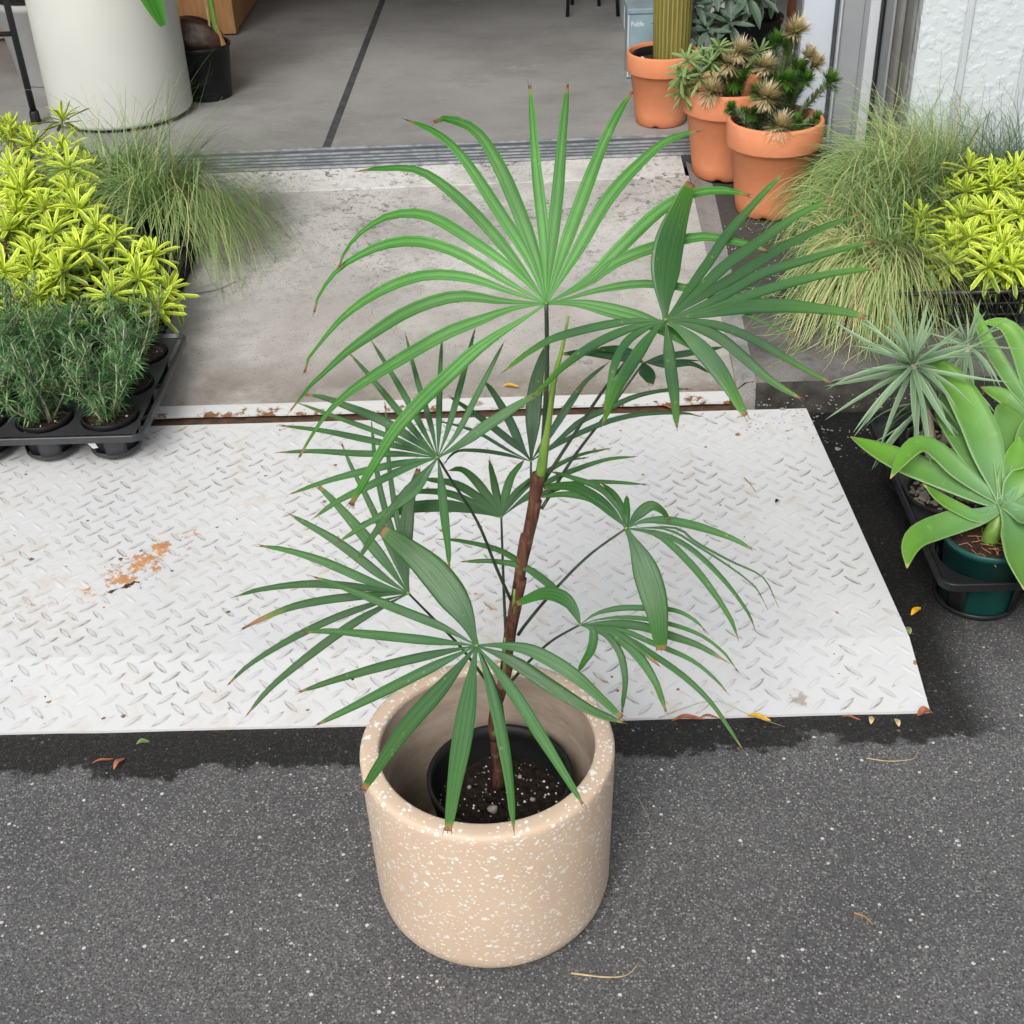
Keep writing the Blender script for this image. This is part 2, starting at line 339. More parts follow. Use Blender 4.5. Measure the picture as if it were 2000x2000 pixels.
c = t.mix(t.math('MULTIPLY', t.step(t.noise(38, 5, .7), .60, .72), .5), c, (.33,.42,.15))
MAT['agave_leaf'] = t.finish(c, .42, t.bump(t.noise(1, 2, .5, t.mapv(t.uv(), (30, .8, 1))), .12, .003), spec=.4, transl=.14)
def bladed(name, c0, c1, c2, rough=.55):
    t = NT(name); k = t.attr('tone')
    c = t.mix(t.step(k, 0, .5), c0, c1); c = t.mix(t.step(k, .55, 1.0), c, c2)
    MAT[name] = t.finish(c, rough, spec=.35, transl=.2)
bladed('curly_grass', (.11,.22,.07), (.28,.42,.14), (.62,.58,.28))
bladed('green_grass', (.055,.12,.05), (.12,.22,.09), (.30,.34,.17))
bladed('rosemary_needles', (.028,.085,.030), (.085,.235,.070), (.32,.45,.21), .45)
bladed('bristle_leaves', (.09,.14,.06), (.21,.29,.13), (.50,.50,.34))
bladed('bristle_heads', (.10,.20,.04), (.60,.48,.26), (.93,.86,.66))
bladed('green_heads', (.04,.14,.015), (.11,.26,.03), (.42,.48,.22))
t = NT('cactus_skin'); x, y, z = t.xyz(t.oc())
c = t.mix(t.step(t.noise(8, 5, .6, t.mapv(t.oc(), (2,2,.4))), .3, .7), (.085,.085,.014), (.20,.175,.035))
c = t.mix(t.step(t.attr('rib'), .55, .95), c, (.30,.25,.075))
MAT['cactus_skin'] = t.finish(c, .5)

# ------------------------------------------------------------------ mesh + object helpers
ROOT = {}
def sub(a, b): return (a[0]-b[0], a[1]-b[1], a[2]-b[2])
class MB:
    def __init__(s): s.v = []; s.f = []; s.uv = []; s.at = {}; s.mi = []
    def add(s, vs, fs, uvs=None, mi=0, **attrs):
        o = len(s.v); s.v += [tuple(p) for p in vs]; s.f += [tuple(i+o for i in f) for f in fs]
        s.uv += list(uvs) if uvs else [(0, 0)]*len(vs)
        s.mi += [mi]*len(fs)
        for k in set(s.at) | set(attrs):
            a = s.at.setdefault(k, [0.0]*o); a += list(attrs.get(k, [0.0]*len(vs)))
        return s
    def box(s, x0, x1, y0, y1, z0, z1, b=0.0):
        if b <= 0:
            vs = [(x, y, z) for z in (z0, z1) for y in (y0, y1) for x in (x0, x1)]
            return s.add(vs, [(0,2,3,1),(4,5,7,6),(0,1,5,4),(2,6,7,3),(0,4,6,2),(1,3,7,5)])
        vs = []; fs = []                                     # chamfered box
        X, Y, Z = (x0, x1), (y0, y1), (z0, z1); idx = {}
        for i in (0,1):
            for j in (0,1):
                for k in (0,1):
                    sx, sy, sz = (1-2*i)*b, (1-2*j)*b, (1-2*k)*b
                    for a, p in enumerate(((X[i], Y[j]+sy, Z[k]+sz), (X[i]+sx, Y[j], Z[k]+sz), (X[i]+sx, Y[j]+sy, Z[k]))):
                        idx[i,j,k,a] = len(vs); vs.append(p)
        q = lambda *l: fs.append(tuple(idx[m] for m in l))
        for i in (0,1):
            l = [(i,0,0,0),(i,1,0,0),(i,1,1,0),(i,0,1,0)]; q(*(l if i else l[::-1]))
            l = [(0,i,0,1),(0,i,1,1),(1,i,1,1),(1,i,0,1)]; q(*(l if i else l[::-1]))
            l = [(0,0,i,2),(1,0,i,2),(1,1,i,2),(0,1,i,2)]; q(*(l if i else l[::-1]))
        for i in (0,1):
            for j in (0,1):
                q((i,j,0,0),(i,j,0,1),(i,j,1,1),(i,j,1,0)); q((i,0,j,0),(i,0,j,2),(i,1,j,2),(i,1,j,0)); q((0,i,j,1),(0,i,j,2),(1,i,j,2),(1,i,j,1))
                for k in (0,1): q((i,j,k,0),(i,j,k,1),(i,j,k,2))
        return s.add(vs, fs)
    def lathe(s, prof, seg=48, c=(0,0,0), close=False, mis=None):
        n = len(prof); vs = [(c[0]+r*math.cos(2*math.pi*k/seg), c[1]+r*math.sin(2*math.pi*k/seg), c[2]+z) for k in range(seg) for r, z in prof]
        fs = []; mi = []
        for k in range(seg):
            k2 = (k+1) % seg
            for i in range(n if close else n-1):
                j = (i+1) % n
                fs.append((k*n+i, k2*n+i, k2*n+j, k*n+j)); mi.append(mis[i] if mis else 0)
        s.add(vs, fs); s.mi[-len(fs):] = mi
        return s
    def disc(s, c, r, seg=32, rings=6, amp=0.0, up=True):
        vs = [(c[0], c[1], c[2]+amp*random.uniform(-1,1))]; fs = []
        for i in range(1, rings+1):
            for k in range(seg):
                a = 2*math.pi*k/seg
                vs.append((c[0]+r*i/rings*math.cos(a), c[1]+r*i/rings*math.sin(a), c[2]+amp*random.uniform(-1,1)))
        for k in range(seg): fs.append((0, 1+k, 1+(k+1)%seg))
        for i in range(rings-1):
            for k in range(seg):
                a = 1+i*seg+k; b = 1+i*seg+(k+1)%seg; fs.append((a, a+seg, b+seg, b))
        return s.add(vs, fs)
    def tube(s, pts, rad, seg=8, cap=True, **attrs):
        pts = [Vector(p) for p in pts]; n = len(pts); vs = []; fs = []
        if not isinstance(rad, (list, tuple)): rad = [rad]*n
        ref = Vector((0.13, 0.2, 1)) if abs((pts[-1]-pts[0]).normalized().z) < .9 else Vector((1, .1, 0))
        for i, p in enumerate(pts):
            T = (pts[min(i+1, n-1)]-pts[max(i-1, 0)]).normalized(); A = T.cross(ref).normalized(); B = T.cross(A)
            for k in range(seg):
                a = 2*math.pi*k/seg; vs.append(p+(A*math.cos(a)+B*math.sin(a))*rad[i])
        for i in range(n-1):
            for k in range(seg):
                a = i*seg+k; b = i*seg+(k+1)%seg; fs.append((a, b, b+seg, a+seg))
        if cap: fs.append(tuple(range(seg))[::-1]); fs.append(tuple((n-1)*seg+k for k in range(seg)))
        return s.add(vs, fs, **{k: [v]*len(vs) for k, v in attrs.items()})
    def build(s, name, mat, parent=None, smooth=False, origin=None):
        me = bpy.data.meshes.new(name)
        ro = origin if origin is not None else (ROOT.get(parent, (0,0,0)) if parent else (0,0,0))
        me.from_pydata([sub(p, ro) for p in s.v] if any(ro) else s.v, [], s.f)
        mats = mat if isinstance(mat, (list, tuple)) else [mat]
        for m in mats: me.materials.append(MAT[m])
        if len(mats) > 1: me.polygons.foreach_set('material_index', s.mi)
        if any(u != (0, 0) for u in s.uv):
            ul = me.uv_layers.new(name='UVMap'); li = np.zeros(len(me.loops), dtype=np.int32); me.loops.foreach_get('vertex_index', li)
            ul.data.foreach_set('uv', np.array(s.uv, dtype=np.float32)[li].ravel())
        for k, a in s.at.items():
            at = me.attributes.new(k, 'FLOAT', 'POINT'); at.data.foreach_set('value', np.array(a, dtype=np.float32))
        if smooth: me.polygons.foreach_set('use_smooth', [True]*len(me.polygons))
        me.update()
        o = bpy.data.objects.new(name, me); COL.objects.link(o)
        if parent: o.parent = parent; ROOT[o] = ROOT.get(parent, (0,0,0))
        else:
            ROOT[o] = tuple(ro)
            if any(ro): o.location = ro
        return o

def tag(o, label, cat, group=None):
    o['label'] = label; o['category'] = cat
    if group: o['group'] = group
    return o
def struct(o): o['kind'] = 'structure'; return o
def stuff(o): o['kind'] = 'stuff'; return o
def thing(name, loc, label, cat, group=None):
    o = bpy.data.objects.new(name, None); COL.objects.link(o); o.location = loc; o.empty_display_size = .05
    ROOT[o] = tuple(loc); return tag(o, label, cat, group)

def spline(P, m):
    P = [Vector(p) for p in P]; n = len(P)
    Q = []
    for i in range(n-1):
        p0 = P[i-1] if i else P[0]*2-P[1]; p1 = P[i]; p2 = P[i+1]; p3 = P[i+2] if i+2 < n else P[-1]*2-P[-2]
        for k in range(8):
            t = k/8; Q.append(.5*((2*p1)+(p2-p0)*t+(2*p0-5*p1+4*p2-p3)*t*t+(3*p1-p0-3*p2+p3)*t**3))
    Q.append(P[-1])
    d = [0]
    for a, b in zip(Q, Q[1:]): d.append(d[-1]+(b-a).length)
    out = []; j = 0
    for i in range(m+1):
        s = d[-1]*i/m
        while j < len(Q)-2 and d[j+1] < s: j += 1
        k = (s-d[j])/max(1e-9, d[j+1]-d[j]); out.append(Q[j].lerp(Q[j+1], min(1, max(0, k))))
    return out

def ribbon(mb, P, width, n, rib=2, prof=None, m=16, pleat=.22, cup=0.0, dry=0.0, twist=0.0, attrs=None):
    C = spline(P, m); n = Vector(n); nu = 2*rib+1; vs = []; uv = []; fs = []; dr = []
    for i, p in enumerate(C):
        v = i/m; T = (C[min(i+1, m)]-C[max(i-1, 0)]).normalized()
        S = T.cross(n).normalized(); N = S.cross(T).normalized()
        if twist: q = Matrix.Rotation(twist*v, 3, T); S = q @ S; N = q @ N
        hw = width*.5*prof(v)
        for k in range(nu):
            u = k/(nu-1); e = 2*u-1
            h = (pleat*hw/rib*(1 if k % 2 else -1) if rib > 1 or pleat else 0) + cup*hw*e*e
            vs.append(p+S*hw*e+N*h); uv.append((u, v)); dr.append(max(0.0, (v-(1-dry*1.25))/(dry*1.25)) if dry else 0.0)
    for i in range(m):
        for k in range(nu-1):
            a = i*nu+k; fs.append((a, a+1, a+nu+1, a+nu))
    mb.add(vs, fs, uv, dry=dr, pl=[k % 2 for i in range(m+1) for k in range(nu)])
    return mb
PALM=[
dict(hub=(0.1002,0.05,1.0048),n=(0.0,-0.8,0.6),tint=1.0,pet=[(0.1002,0.05,1.0048),(0.0995,0.055,0.912),(0.0941,0.06,0.8106),(0.0881,0.06,0.7426)],lv=[
 ([(0.1002,0.05,1.0048),(0.0592,0.0766,1.0409),(0.0013,0.1016,1.0761),(-0.0374,0.1142,1.0961),(-0.0665,0.1151,1.1018),(-0.0977,0.1087,1.099),(-0.129,0.0922,1.084),(-0.1464,0.0736,1.0674),(-0.1514,0.0583,1.0565)],0.0152,2,0.20),
 ([(0.1002,0.05,1.0048),(0.0587,0.0648,1.025),(0.0007,0.0866,1.0553),(-0.0382,0.0951,1.0686),(-0.0675,0.0963,1.0731),(-0.0988,0.0918,1.0707),(-0.1262,0.0826,1.0629),(-0.1496,0.0711,1.0529),(-0.167,0.0568,1.0399),(-0.1814,0.0378,1.0215),(-0.1828,0.0259,1.0134)],0.0152,2,0.20),
 ([(0.1002,0.05,1.0048),(0.0691,0.0775,1.0424),(0.0215,0.1127,1.0918),(-0.0169,0.1337,1.1239),(-0.0456,0.1433,1.1425),(-0.0687,0.1429,1.1494),(-0.1034,0.1375,1.1514),(-0.1251,0.1295,1.1515)],0.0158,2,0.05),
 ([(0.1002,0.05,1.0048),(0.0792,0.0843,1.0517),(0.0415,0.1212,1.1043),(0.0038,0.1544,1.1542),(-0.0248,0.1682,1.1805),(-0.0534,0.1715,1.1951),(-0.0654,0.1666,1.201)],0.0171,2,0.05),
 ([(0.1002,0.05,1.0048),(0.089,0.0843,1.0514),(0.0616,0.1311,1.1163),(0.0392,0.159,1.1576),(0.0184,0.1739,1.1833),(-0.0046,0.177,1.1949),(-0.0239,0.1736,1.1995),(-0.0314,0.1642,1.1978)],0.0202,2,0.05),
 ([(0.1002,0.05,1.0048),(0.0993,0.0951,1.0675),(0.0925,0.1385,1.133),(0.0891,0.1668,1.1834),(0.0866,0.1896,1.2316)],0.0164,2,0.05),
 ([(0.1002,0.05,1.0048),(0.1066,0.083,1.0514),(0.1175,0.1261,1.1165),(0.125,0.1602,1.1746),(0.1333,0.1894,1.2314)],0.0170,2,0.05),
 ([(0.1002,0.05,1.0048),(0.1282,0.0967,1.0697),(0.1701,0.1553,1.1554),(0.193,0.1761,1.1958),(0.2118,0.1825,1.2222)],0.0183,2,0.05),
 ([(0.1002,0.05,1.0048),(0.1371,0.0852,1.0534),(0.1813,0.1254,1.1118),(0.2349,0.1534,1.1573),(0.2642,0.1571,1.1737),(0.292,0.1516,1.181)],0.0183,2,0.05),
 ([(0.1002,0.05,1.0048),(0.1533,0.067,1.0283),(0.1954,0.0897,1.0611),(0.2366,0.11,1.0923),(0.2696,0.119,1.1102),(0.3019,0.1191,1.1177),(0.3298,0.1128,1.1185),(0.3503,0.1027,1.1158)],0.0176,2,0.05),
 ([(0.1002,0.05,1.0048),(0.1532,0.0651,1.0258),(0.1853,0.0776,1.045),(0.2373,0.0866,1.0611),(0.2919,0.0896,1.0709),(0.3231,0.0821,1.0684),(0.3488,0.073,1.0654),(0.3703,0.0616,1.0609)],0.0163,2,0.05),
 ([(0.1002,0.05,1.0048),(0.1338,0.054,1.0109),(0.1636,0.0578,1.0178),(0.2065,0.0599,1.0237),(0.2332,0.0569,1.0242),(0.2684,0.0508,1.0218),(0.308,0.0379,1.0116),(0.342,0.0214,0.9979),(0.3982,-0.0017,0.9766)],0.0119,2,0.05),
 ([(0.1002,0.05,1.0048),(0.1399,0.0488,1.0049),(0.1835,0.04,0.998),(0.2216,0.0277,0.9897),(0.2626,0.0075,0.9742),(0.301,-0.0161,0.9573)],0.0213,3,0.05),
 ([(0.1002,0.05,1.0048),(0.0584,0.0589,1.0171),(0.0099,0.0696,1.0329),(-0.039,0.072,1.0386),(-0.0783,0.0653,1.0333),(-0.1176,0.0516,1.0195),(-0.1509,0.0337,1.0012),(-0.1763,0.0129,0.98),(-0.1935,-0.005,0.9637),(-0.1958,-0.0183,0.9545)],0.0151,2,0.12),
 ([(0.1002,0.05,1.0048),(0.0484,0.0525,1.0086),(-0.0005,0.0569,1.0156),(-0.0398,0.0522,1.0115),(-0.0792,0.0413,0.9997),(-0.1187,0.0245,0.981),(-0.1481,0.0096,0.9656),(-0.1755,-0.0083,0.947),(-0.1887,-0.0188,0.9392),(-0.2019,-0.0322,0.9282),(-0.214,-0.0459,0.9176)],0.0170,2,0.05),
 ([(0.1002,0.05,1.0048),(0.0579,0.047,1.0013),(0.0184,0.0385,0.9915),(-0.021,0.0289,0.9812),(-0.0605,0.0147,0.9658),(-0.1097,-0.0046,0.9445),(-0.1429,-0.0206,0.9288),(-0.1681,-0.0377,0.9125),(-0.1873,-0.0576,0.8934),(-0.2043,-0.0798,0.8725)],0.0182,2,0.05),
 ([(0.1002,0.05,1.0048),(0.0713,0.039,0.9907),(0.0375,0.0263,0.9753),(0.0077,0.0125,0.9593),(-0.0221,-0.0054,0.9389),(-0.0518,-0.0238,0.9189),(-0.0874,-0.0496,0.8901),(-0.111,-0.0748,0.8631),(-0.1305,-0.0981,0.8395),(-0.1428,-0.116,0.8241)],0.0194,3,0.05),
]),
dict(hub=(0.2422,0.0,1.0024),n=(0.12,-0.741,0.661),tint=0.35,pet=[(0.2422,0.0,1.0024),(0.212,0.03,0.9504),(0.1725,0.05,0.8828),(0.1333,0.06,0.8094),(0.0929,0.06,0.7384)],lv=[
 ([(0.2422,0.0,1.0024),(0.2423,0.0173,1.0228),(0.2455,0.0387,1.0489),(0.2518,0.0593,1.0754),(0.2645,0.0822,1.1053),(0.279,0.1027,1.134)],0.0408,6,0.05),
 ([(0.2422,0.0,1.0024),(0.27,0.0259,1.027),(0.2989,0.0532,1.0543),(0.3213,0.075,1.0779),(0.35,0.0967,1.1015),(0.3719,0.1111,1.1194),(0.3935,0.1224,1.1352)],0.0124,2,0.05),
 ([(0.2422,0.0,1.0024),(0.287,0.0302,1.029),(0.3198,0.0517,1.0499),(0.3633,0.0731,1.0707),(0.4068,0.0935,1.0921),(0.4519,0.1068,1.1072)],0.0143,2,0.05),
 ([(0.2422,0.0,1.0024),(0.2973,0.0283,1.025),(0.3406,0.0479,1.0419),(0.3841,0.0679,1.0611),(0.4382,0.0865,1.0785),(0.4853,0.0973,1.0904)],0.0137,2,0.05),
 ([(0.2422,0.0,1.0024),(0.3075,0.0235,1.0179),(0.3617,0.0471,1.0372),(0.4154,0.0609,1.0475),(0.4582,0.0696,1.0559),(0.5005,0.0756,1.0633)],0.0125,2,0.05),
 ([(0.2422,0.0,1.0024),(0.307,0.0164,1.0099),(0.3606,0.0326,1.0211),(0.4141,0.0449,1.0298),(0.4565,0.0506,1.0349),(0.5049,0.0535,1.0378)],0.0124,2,0.05),
 ([(0.2422,0.0,1.0024),(0.2856,0.0088,1.005),(0.3386,0.019,1.0088),(0.3914,0.0227,1.0065),(0.4332,0.021,1.0015),(0.4641,0.0175,0.9977),(0.485,0.0107,0.9934)],0.0186,3,0.05),
 ([(0.2422,0.0,1.0024),(0.2747,0.0019,0.9996),(0.3161,-0.0016,0.9909),(0.3568,-0.0134,0.9748),(0.3969,-0.0307,0.9547),(0.4366,-0.0475,0.9369)],0.0111,2,0.05),
 ([(0.2422,0.0,1.0024),(0.2744,-0.0024,0.9948),(0.3051,-0.0097,0.9838),(0.3349,-0.0268,0.9639),(0.3643,-0.0463,0.9431),(0.3987,-0.0635,0.9258)],0.0141,2,0.05),
 ([(0.2422,0.0,1.0024),(0.2676,-0.0104,0.9876),(0.2933,-0.029,0.9663),(0.3121,-0.0513,0.9451),(0.3319,-0.0834,0.9157)],0.0233,3,0.05),
 ([(0.2422,0.0,1.0024),(0.2442,-0.0197,0.9815),(0.2457,-0.0432,0.9591),(0.2481,-0.0683,0.9378),(0.2488,-0.1004,0.9117)],0.0147,2,0.05),
 ([(0.2422,0.0,1.0024),(0.2216,-0.0175,0.988),(0.1994,-0.0433,0.9674),(0.1794,-0.0703,0.948),(0.1613,-0.1054,0.922)],0.0158,2,0.05),
 ([(0.2422,0.0,1.0024),(0.2157,-0.0107,0.9962),(0.1943,-0.0243,0.9876),(0.1787,-0.0467,0.9699),(0.1701,-0.0736,0.9478),(0.1638,-0.0956,0.9325)],0.0103,2,0.05),
 ([(0.2422,0.0,1.0024),(0.1863,-0.0078,1.0052),(0.1134,-0.0286,0.9995),(0.0771,-0.0492,0.9902),(0.046,-0.0746,0.9775)],0.0109,2,0.05),
 ([(0.2422,0.0,1.0024),(0.2015,-0.0107,0.9987),(0.1571,-0.0295,0.9885),(0.1183,-0.0541,0.9726),(0.0953,-0.0753,0.9594),(0.0799,-0.0911,0.9529)],0.0109,2,0.05),
]),
dict(hub=(-0.0406,-0.03,0.8355),n=(-0.101,-0.704,0.704),tint=0.5,pet=[(-0.0406,-0.03,0.8355),(-0.0277,-0.01,0.791),(0.0032,0.01,0.7084),(0.025,0.03,0.6166),(0.0427,0.05,0.545)],lv=[
 ([(-0.0406,-0.03,0.8355),(-0.016,-0.0117,0.8594),(0.0113,0.0183,0.8993),(0.0446,0.0532,0.9491)],0.0084,2,0.05),
 ([(-0.0406,-0.03,0.8355),(-0.0272,-0.0063,0.8631),(-0.0091,0.0316,0.9096),(0.0093,0.0705,0.9613)],0.0084,2,0.05),
 ([(-0.0406,-0.03,0.8355),(-0.0385,-0.0024,0.8654),(-0.0365,0.0347,0.9088),(-0.0324,0.0684,0.9533)],0.0078,2,0.05),
 ([(-0.0406,-0.03,0.8355),(-0.0497,0.0016,0.8678),(-0.0659,0.0407,0.9107),(-0.0786,0.0751,0.9534)],0.0078,2,0.05),
 ([(-0.0406,-0.03,0.8355),(-0.0593,-0.0023,0.8617),(-0.0834,0.0312,0.8951),(-0.1056,0.0577,0.9242),(-0.1231,0.0761,0.948)],0.0084,2,0.05),
 ([(-0.0406,-0.03,0.8355),(-0.0688,-0.004,0.8586),(-0.1025,0.0278,0.889),(-0.1287,0.0506,0.9138),(-0.151,0.0667,0.9347)],0.0091,2,0.05),
 ([(-0.0406,-0.03,0.8355),(-0.0746,-0.0085,0.8528),(-0.1123,0.0107,0.8688),(-0.1598,0.0274,0.8824),(-0.1881,0.0349,0.8909),(-0.2076,0.0349,0.8948)],0.0117,2,0.05),
 ([(-0.0406,-0.03,0.8355),(-0.0746,-0.0156,0.8462),(-0.1217,0.001,0.8595),(-0.1689,0.015,0.8724),(-0.2181,0.0285,0.8868)],0.0071,2,0.05),
 ([(-0.0406,-0.03,0.8355),(-0.0841,-0.0166,0.8438),(-0.1408,-0.0037,0.852),(-0.1881,0.0047,0.8594),(-0.239,0.0097,0.8651)],0.0084,2,0.05),
 ([(-0.0406,-0.03,0.8355),(-0.0842,-0.0227,0.8377),(-0.1408,-0.0181,0.8377),(-0.1975,-0.0134,0.8399),(-0.2406,-0.0148,0.8403)],0.0084,2,0.05),
 ([(-0.0406,-0.03,0.8355),(-0.0843,-0.0302,0.8302),(-0.1408,-0.035,0.8207),(-0.1878,-0.043,0.8117),(-0.2257,-0.054,0.8033)],0.0097,2,0.05),
 ([(-0.0406,-0.03,0.8355),(-0.0843,-0.0363,0.8241),(-0.1314,-0.0496,0.8075),(-0.1687,-0.0625,0.7949),(-0.1966,-0.0791,0.7823)],0.0103,2,0.05),
 ([(-0.0406,-0.03,0.8355),(-0.0656,-0.0464,0.8167),(-0.0938,-0.0683,0.7942),(-0.1216,-0.0968,0.7674),(-0.1424,-0.1243,0.7448)],0.0115,2,0.05),
 ([(-0.0406,-0.03,0.8355),(-0.0505,-0.041,0.8238),(-0.0694,-0.0591,0.8051),(-0.1031,-0.0752,0.7879),(-0.1365,-0.0894,0.774),(-0.1649,-0.1036,0.7623)],0.0096,2,0.05),
 ([(-0.0406,-0.03,0.8355),(-0.0375,-0.0493,0.8177),(-0.0333,-0.0853,0.7858),(-0.0289,-0.1181,0.7593),(-0.0274,-0.1398,0.7458)],0.0114,2,0.05),
 ([(-0.0406,-0.03,0.8355),(-0.0086,-0.0199,0.8509),(0.0196,-0.0094,0.8676),(0.0542,0.0009,0.8865),(0.0802,0.006,0.9004),(0.0932,0.0064,0.9092)],0.0154,3,0.05),
]),
dict(hub=(0.0319,0.12,0.6408),n=(0.0,-0.717,0.697),tint=0.45,pet=[(0.0319,0.12,0.6408),(0.0316,0.11,0.5665),(0.032,0.09,0.4875),(0.0339,0.06,0.4518)],lv=[
 ([(0.0319,0.12,0.6408),(0.0269,0.1377,0.662),(0.022,0.1519,0.6856),(0.0172,0.1611,0.71)],0.0117,2,0.05),
 ([(0.0319,0.12,0.6408),(0.0384,0.1407,0.6651),(0.0483,0.1546,0.6884),(0.0659,0.1607,0.7095)],0.0125,2,0.05),
 ([(0.0319,0.12,0.6408),(0.0498,0.1405,0.6649),(0.0662,0.1462,0.6797),(0.0801,0.1451,0.6935)],0.0081,2,0.05),
 ([(0.0319,0.12,0.6408),(0.066,0.1491,0.6724),(0.0961,0.1585,0.6871),(0.1239,0.1659,0.7032),(0.1533,0.1618,0.7107)],0.0066,2,0.05),
 ([(0.0319,0.12,0.6408),(0.0707,0.1506,0.674),(0.1032,0.1632,0.692),(0.1446,0.172,0.7094),(0.1888,0.1708,0.72)],0.0073,2,0.05),
 ([(0.0319,0.12,0.6408),(0.0703,0.1413,0.6638),(0.1027,0.1533,0.6794),(0.1465,0.1623,0.694),(0.1875,0.1658,0.7052),(0.2246,0.1617,0.7106)],0.0081,2,0.05),
 ([(0.0319,0.12,0.6408),(0.0656,0.1365,0.6589),(0.0931,0.1406,0.6663),(0.1344,0.1463,0.6775),(0.1796,0.1429,0.6816),(0.2376,0.1333,0.6814)],0.0081,2,0.05),
 ([(0.0319,0.12,0.6408),(0.0155,0.1381,0.6611),(-0.0051,0.1551,0.6836),(-0.0237,0.161,0.6981),(-0.0402,0.1527,0.7014)],0.0132,2,0.05),
 ([(0.0319,0.12,0.6408),(0.0028,0.1375,0.6618),(-0.0326,0.1479,0.6815),(-0.0785,0.1451,0.6936)],0.0125,2,0.05),
 ([(0.0319,0.12,0.6408),(-0.0016,0.1323,0.6552),(-0.0437,0.1422,0.6704),(-0.0857,0.1395,0.676),(-0.1168,0.1278,0.6758)],0.0110,2,0.05),
 ([(0.0319,0.12,0.6408),(-0.0018,0.1267,0.6488),(-0.0441,0.1308,0.6563),(-0.0969,0.1271,0.6578),(-0.1325,0.1151,0.653),(-0.1729,0.0983,0.6454)],0.0190,4,0.05),
]),
dict(hub=(-0.0965,0.0,0.5997),n=(-0.101,-0.704,0.704),tint=0.45,pet=[(-0.0965,0.0,0.5997),(-0.0581,0.02,0.5256),(-0.0284,0.03,0.4711),(0.0127,0.04,0.3822)],lv=[
 ([(-0.0965,0.0,0.5997),(-0.1344,0.0201,0.6167),(-0.1963,0.0563,0.6507),(-0.2626,0.0839,0.6802)],0.0135,2,0.05),
 ([(-0.0965,0.0,0.5997),(-0.1449,0.0144,0.6085),(-0.2177,0.0415,0.629),(-0.2696,0.0542,0.6406),(-0.3033,0.0561,0.6466)],0.0128,2,0.05),
 ([(-0.0965,0.0,0.5997),(-0.1449,0.0086,0.6026),(-0.228,0.0198,0.6058),(-0.3007,0.0182,0.6002),(-0.3392,0.009,0.5943)],0.0113,2,0.05),
 ([(-0.0965,0.0,0.5997),(-0.145,0.003,0.5966),(-0.2072,0.0034,0.5906),(-0.2589,-0.0011,0.5827),(-0.2999,-0.0119,0.5717),(-0.3269,-0.0235,0.5636)],0.0120,2,0.42),
 ([(-0.0965,0.0,0.5997),(-0.145,-0.0057,0.5879),(-0.2071,-0.017,0.5702),(-0.2689,-0.035,0.5474),(-0.3199,-0.0562,0.5246),(-0.3454,-0.0757,0.5088)],0.0106,2,0.05),
 ([(-0.0965,0.0,0.5997),(-0.1244,-0.0077,0.5888),(-0.1759,-0.0243,0.5673),(-0.2375,-0.0523,0.5346),(-0.2882,-0.0806,0.5047),(-0.3188,-0.1072,0.4811)],0.0119,2,0.10),
 ([(-0.0965,0.0,0.5997),(-0.1282,0.0329,0.6293),(-0.1653,0.0669,0.6618),(-0.1962,0.0916,0.6885),(-0.2206,0.107,0.7093)],0.0164,3,0.05),
 ([(-0.0965,0.0,0.5997),(-0.1198,0.0423,0.64),(-0.1526,0.0953,0.6921),(-0.1752,0.1269,0.7268),(-0.188,0.1466,0.7536)],0.0100,2,0.10),
 ([(-0.0965,0.0,0.5997),(-0.1135,0.049,0.6476),(-0.1317,0.0931,0.6929),(-0.1414,0.1308,0.7355),(-0.1457,0.1643,0.7773)],0.0093,2,0.05),
 ([(-0.0965,0.0,0.5997),(-0.1052,0.0482,0.6479),(-0.115,0.0839,0.6861),(-0.1225,0.1257,0.7332),(-0.126,0.1788,0.7947)],0.0093,2,0.10),
 ([(-0.0965,0.0,0.5997),(-0.1022,0.0332,0.6334),(-0.0996,0.0601,0.6645),(-0.0936,0.0853,0.6969),(-0.0802,0.1098,0.7321)],0.0213,4,0.05),
]),
dict(hub=(-0.0014,-0.1,0.587),n=(0.0,-0.622,0.783),tint=0.55,pet=[(-0.0014,-0.1,0.587),(0.0085,-0.07,0.5266),(0.0214,0.0,0.4077),(0.0257,0.035,0.3142)],lv=[
 ([(-0.0014,-0.1,0.587),(-0.0193,-0.0654,0.6156),(-0.0544,-0.0271,0.6494),(-0.0878,-0.0042,0.673),(-0.1263,0.0158,0.6967)],0.0424,5,0.05),
 ([(-0.0014,-0.1,0.587),(-0.049,-0.079,0.6048),(-0.1177,-0.0576,0.6251),(-0.1767,-0.0409,0.6439),(-0.2157,-0.0339,0.6571)],0.0129,2,0.10),
 ([(-0.0014,-0.1,0.587),(-0.0588,-0.0944,0.5925),(-0.137,-0.0887,0.6004),(-0.1953,-0.0871,0.6072),(-0.2266,-0.0928,0.6103)],0.0128,2,0.05),
 ([(-0.0014,-0.1,0.587),(-0.0491,-0.107,0.5825),(-0.1171,-0.1201,0.5754),(-0.1843,-0.1375,0.5671),(-0.2312,-0.1541,0.5616)],0.0127,2,0.08),
 ([(-0.0014,-0.1,0.587),(-0.0492,-0.1179,0.5739),(-0.1072,-0.1417,0.5582),(-0.1643,-0.1667,0.5439),(-0.2071,-0.1876,0.535)],0.0140,2,0.05),
 ([(-0.0014,-0.1,0.587),(-0.0446,-0.1396,0.5566),(-0.0909,-0.1812,0.5269),(-0.1234,-0.2195,0.5019),(-0.1476,-0.2536,0.4825)],0.0231,3,0.05),
 ([(-0.0014,-0.1,0.587),(-0.0109,-0.1403,0.5561),(-0.0217,-0.1925,0.5179),(-0.0321,-0.2447,0.4819),(-0.0401,-0.2949,0.4497)],0.0277,4,0.05),
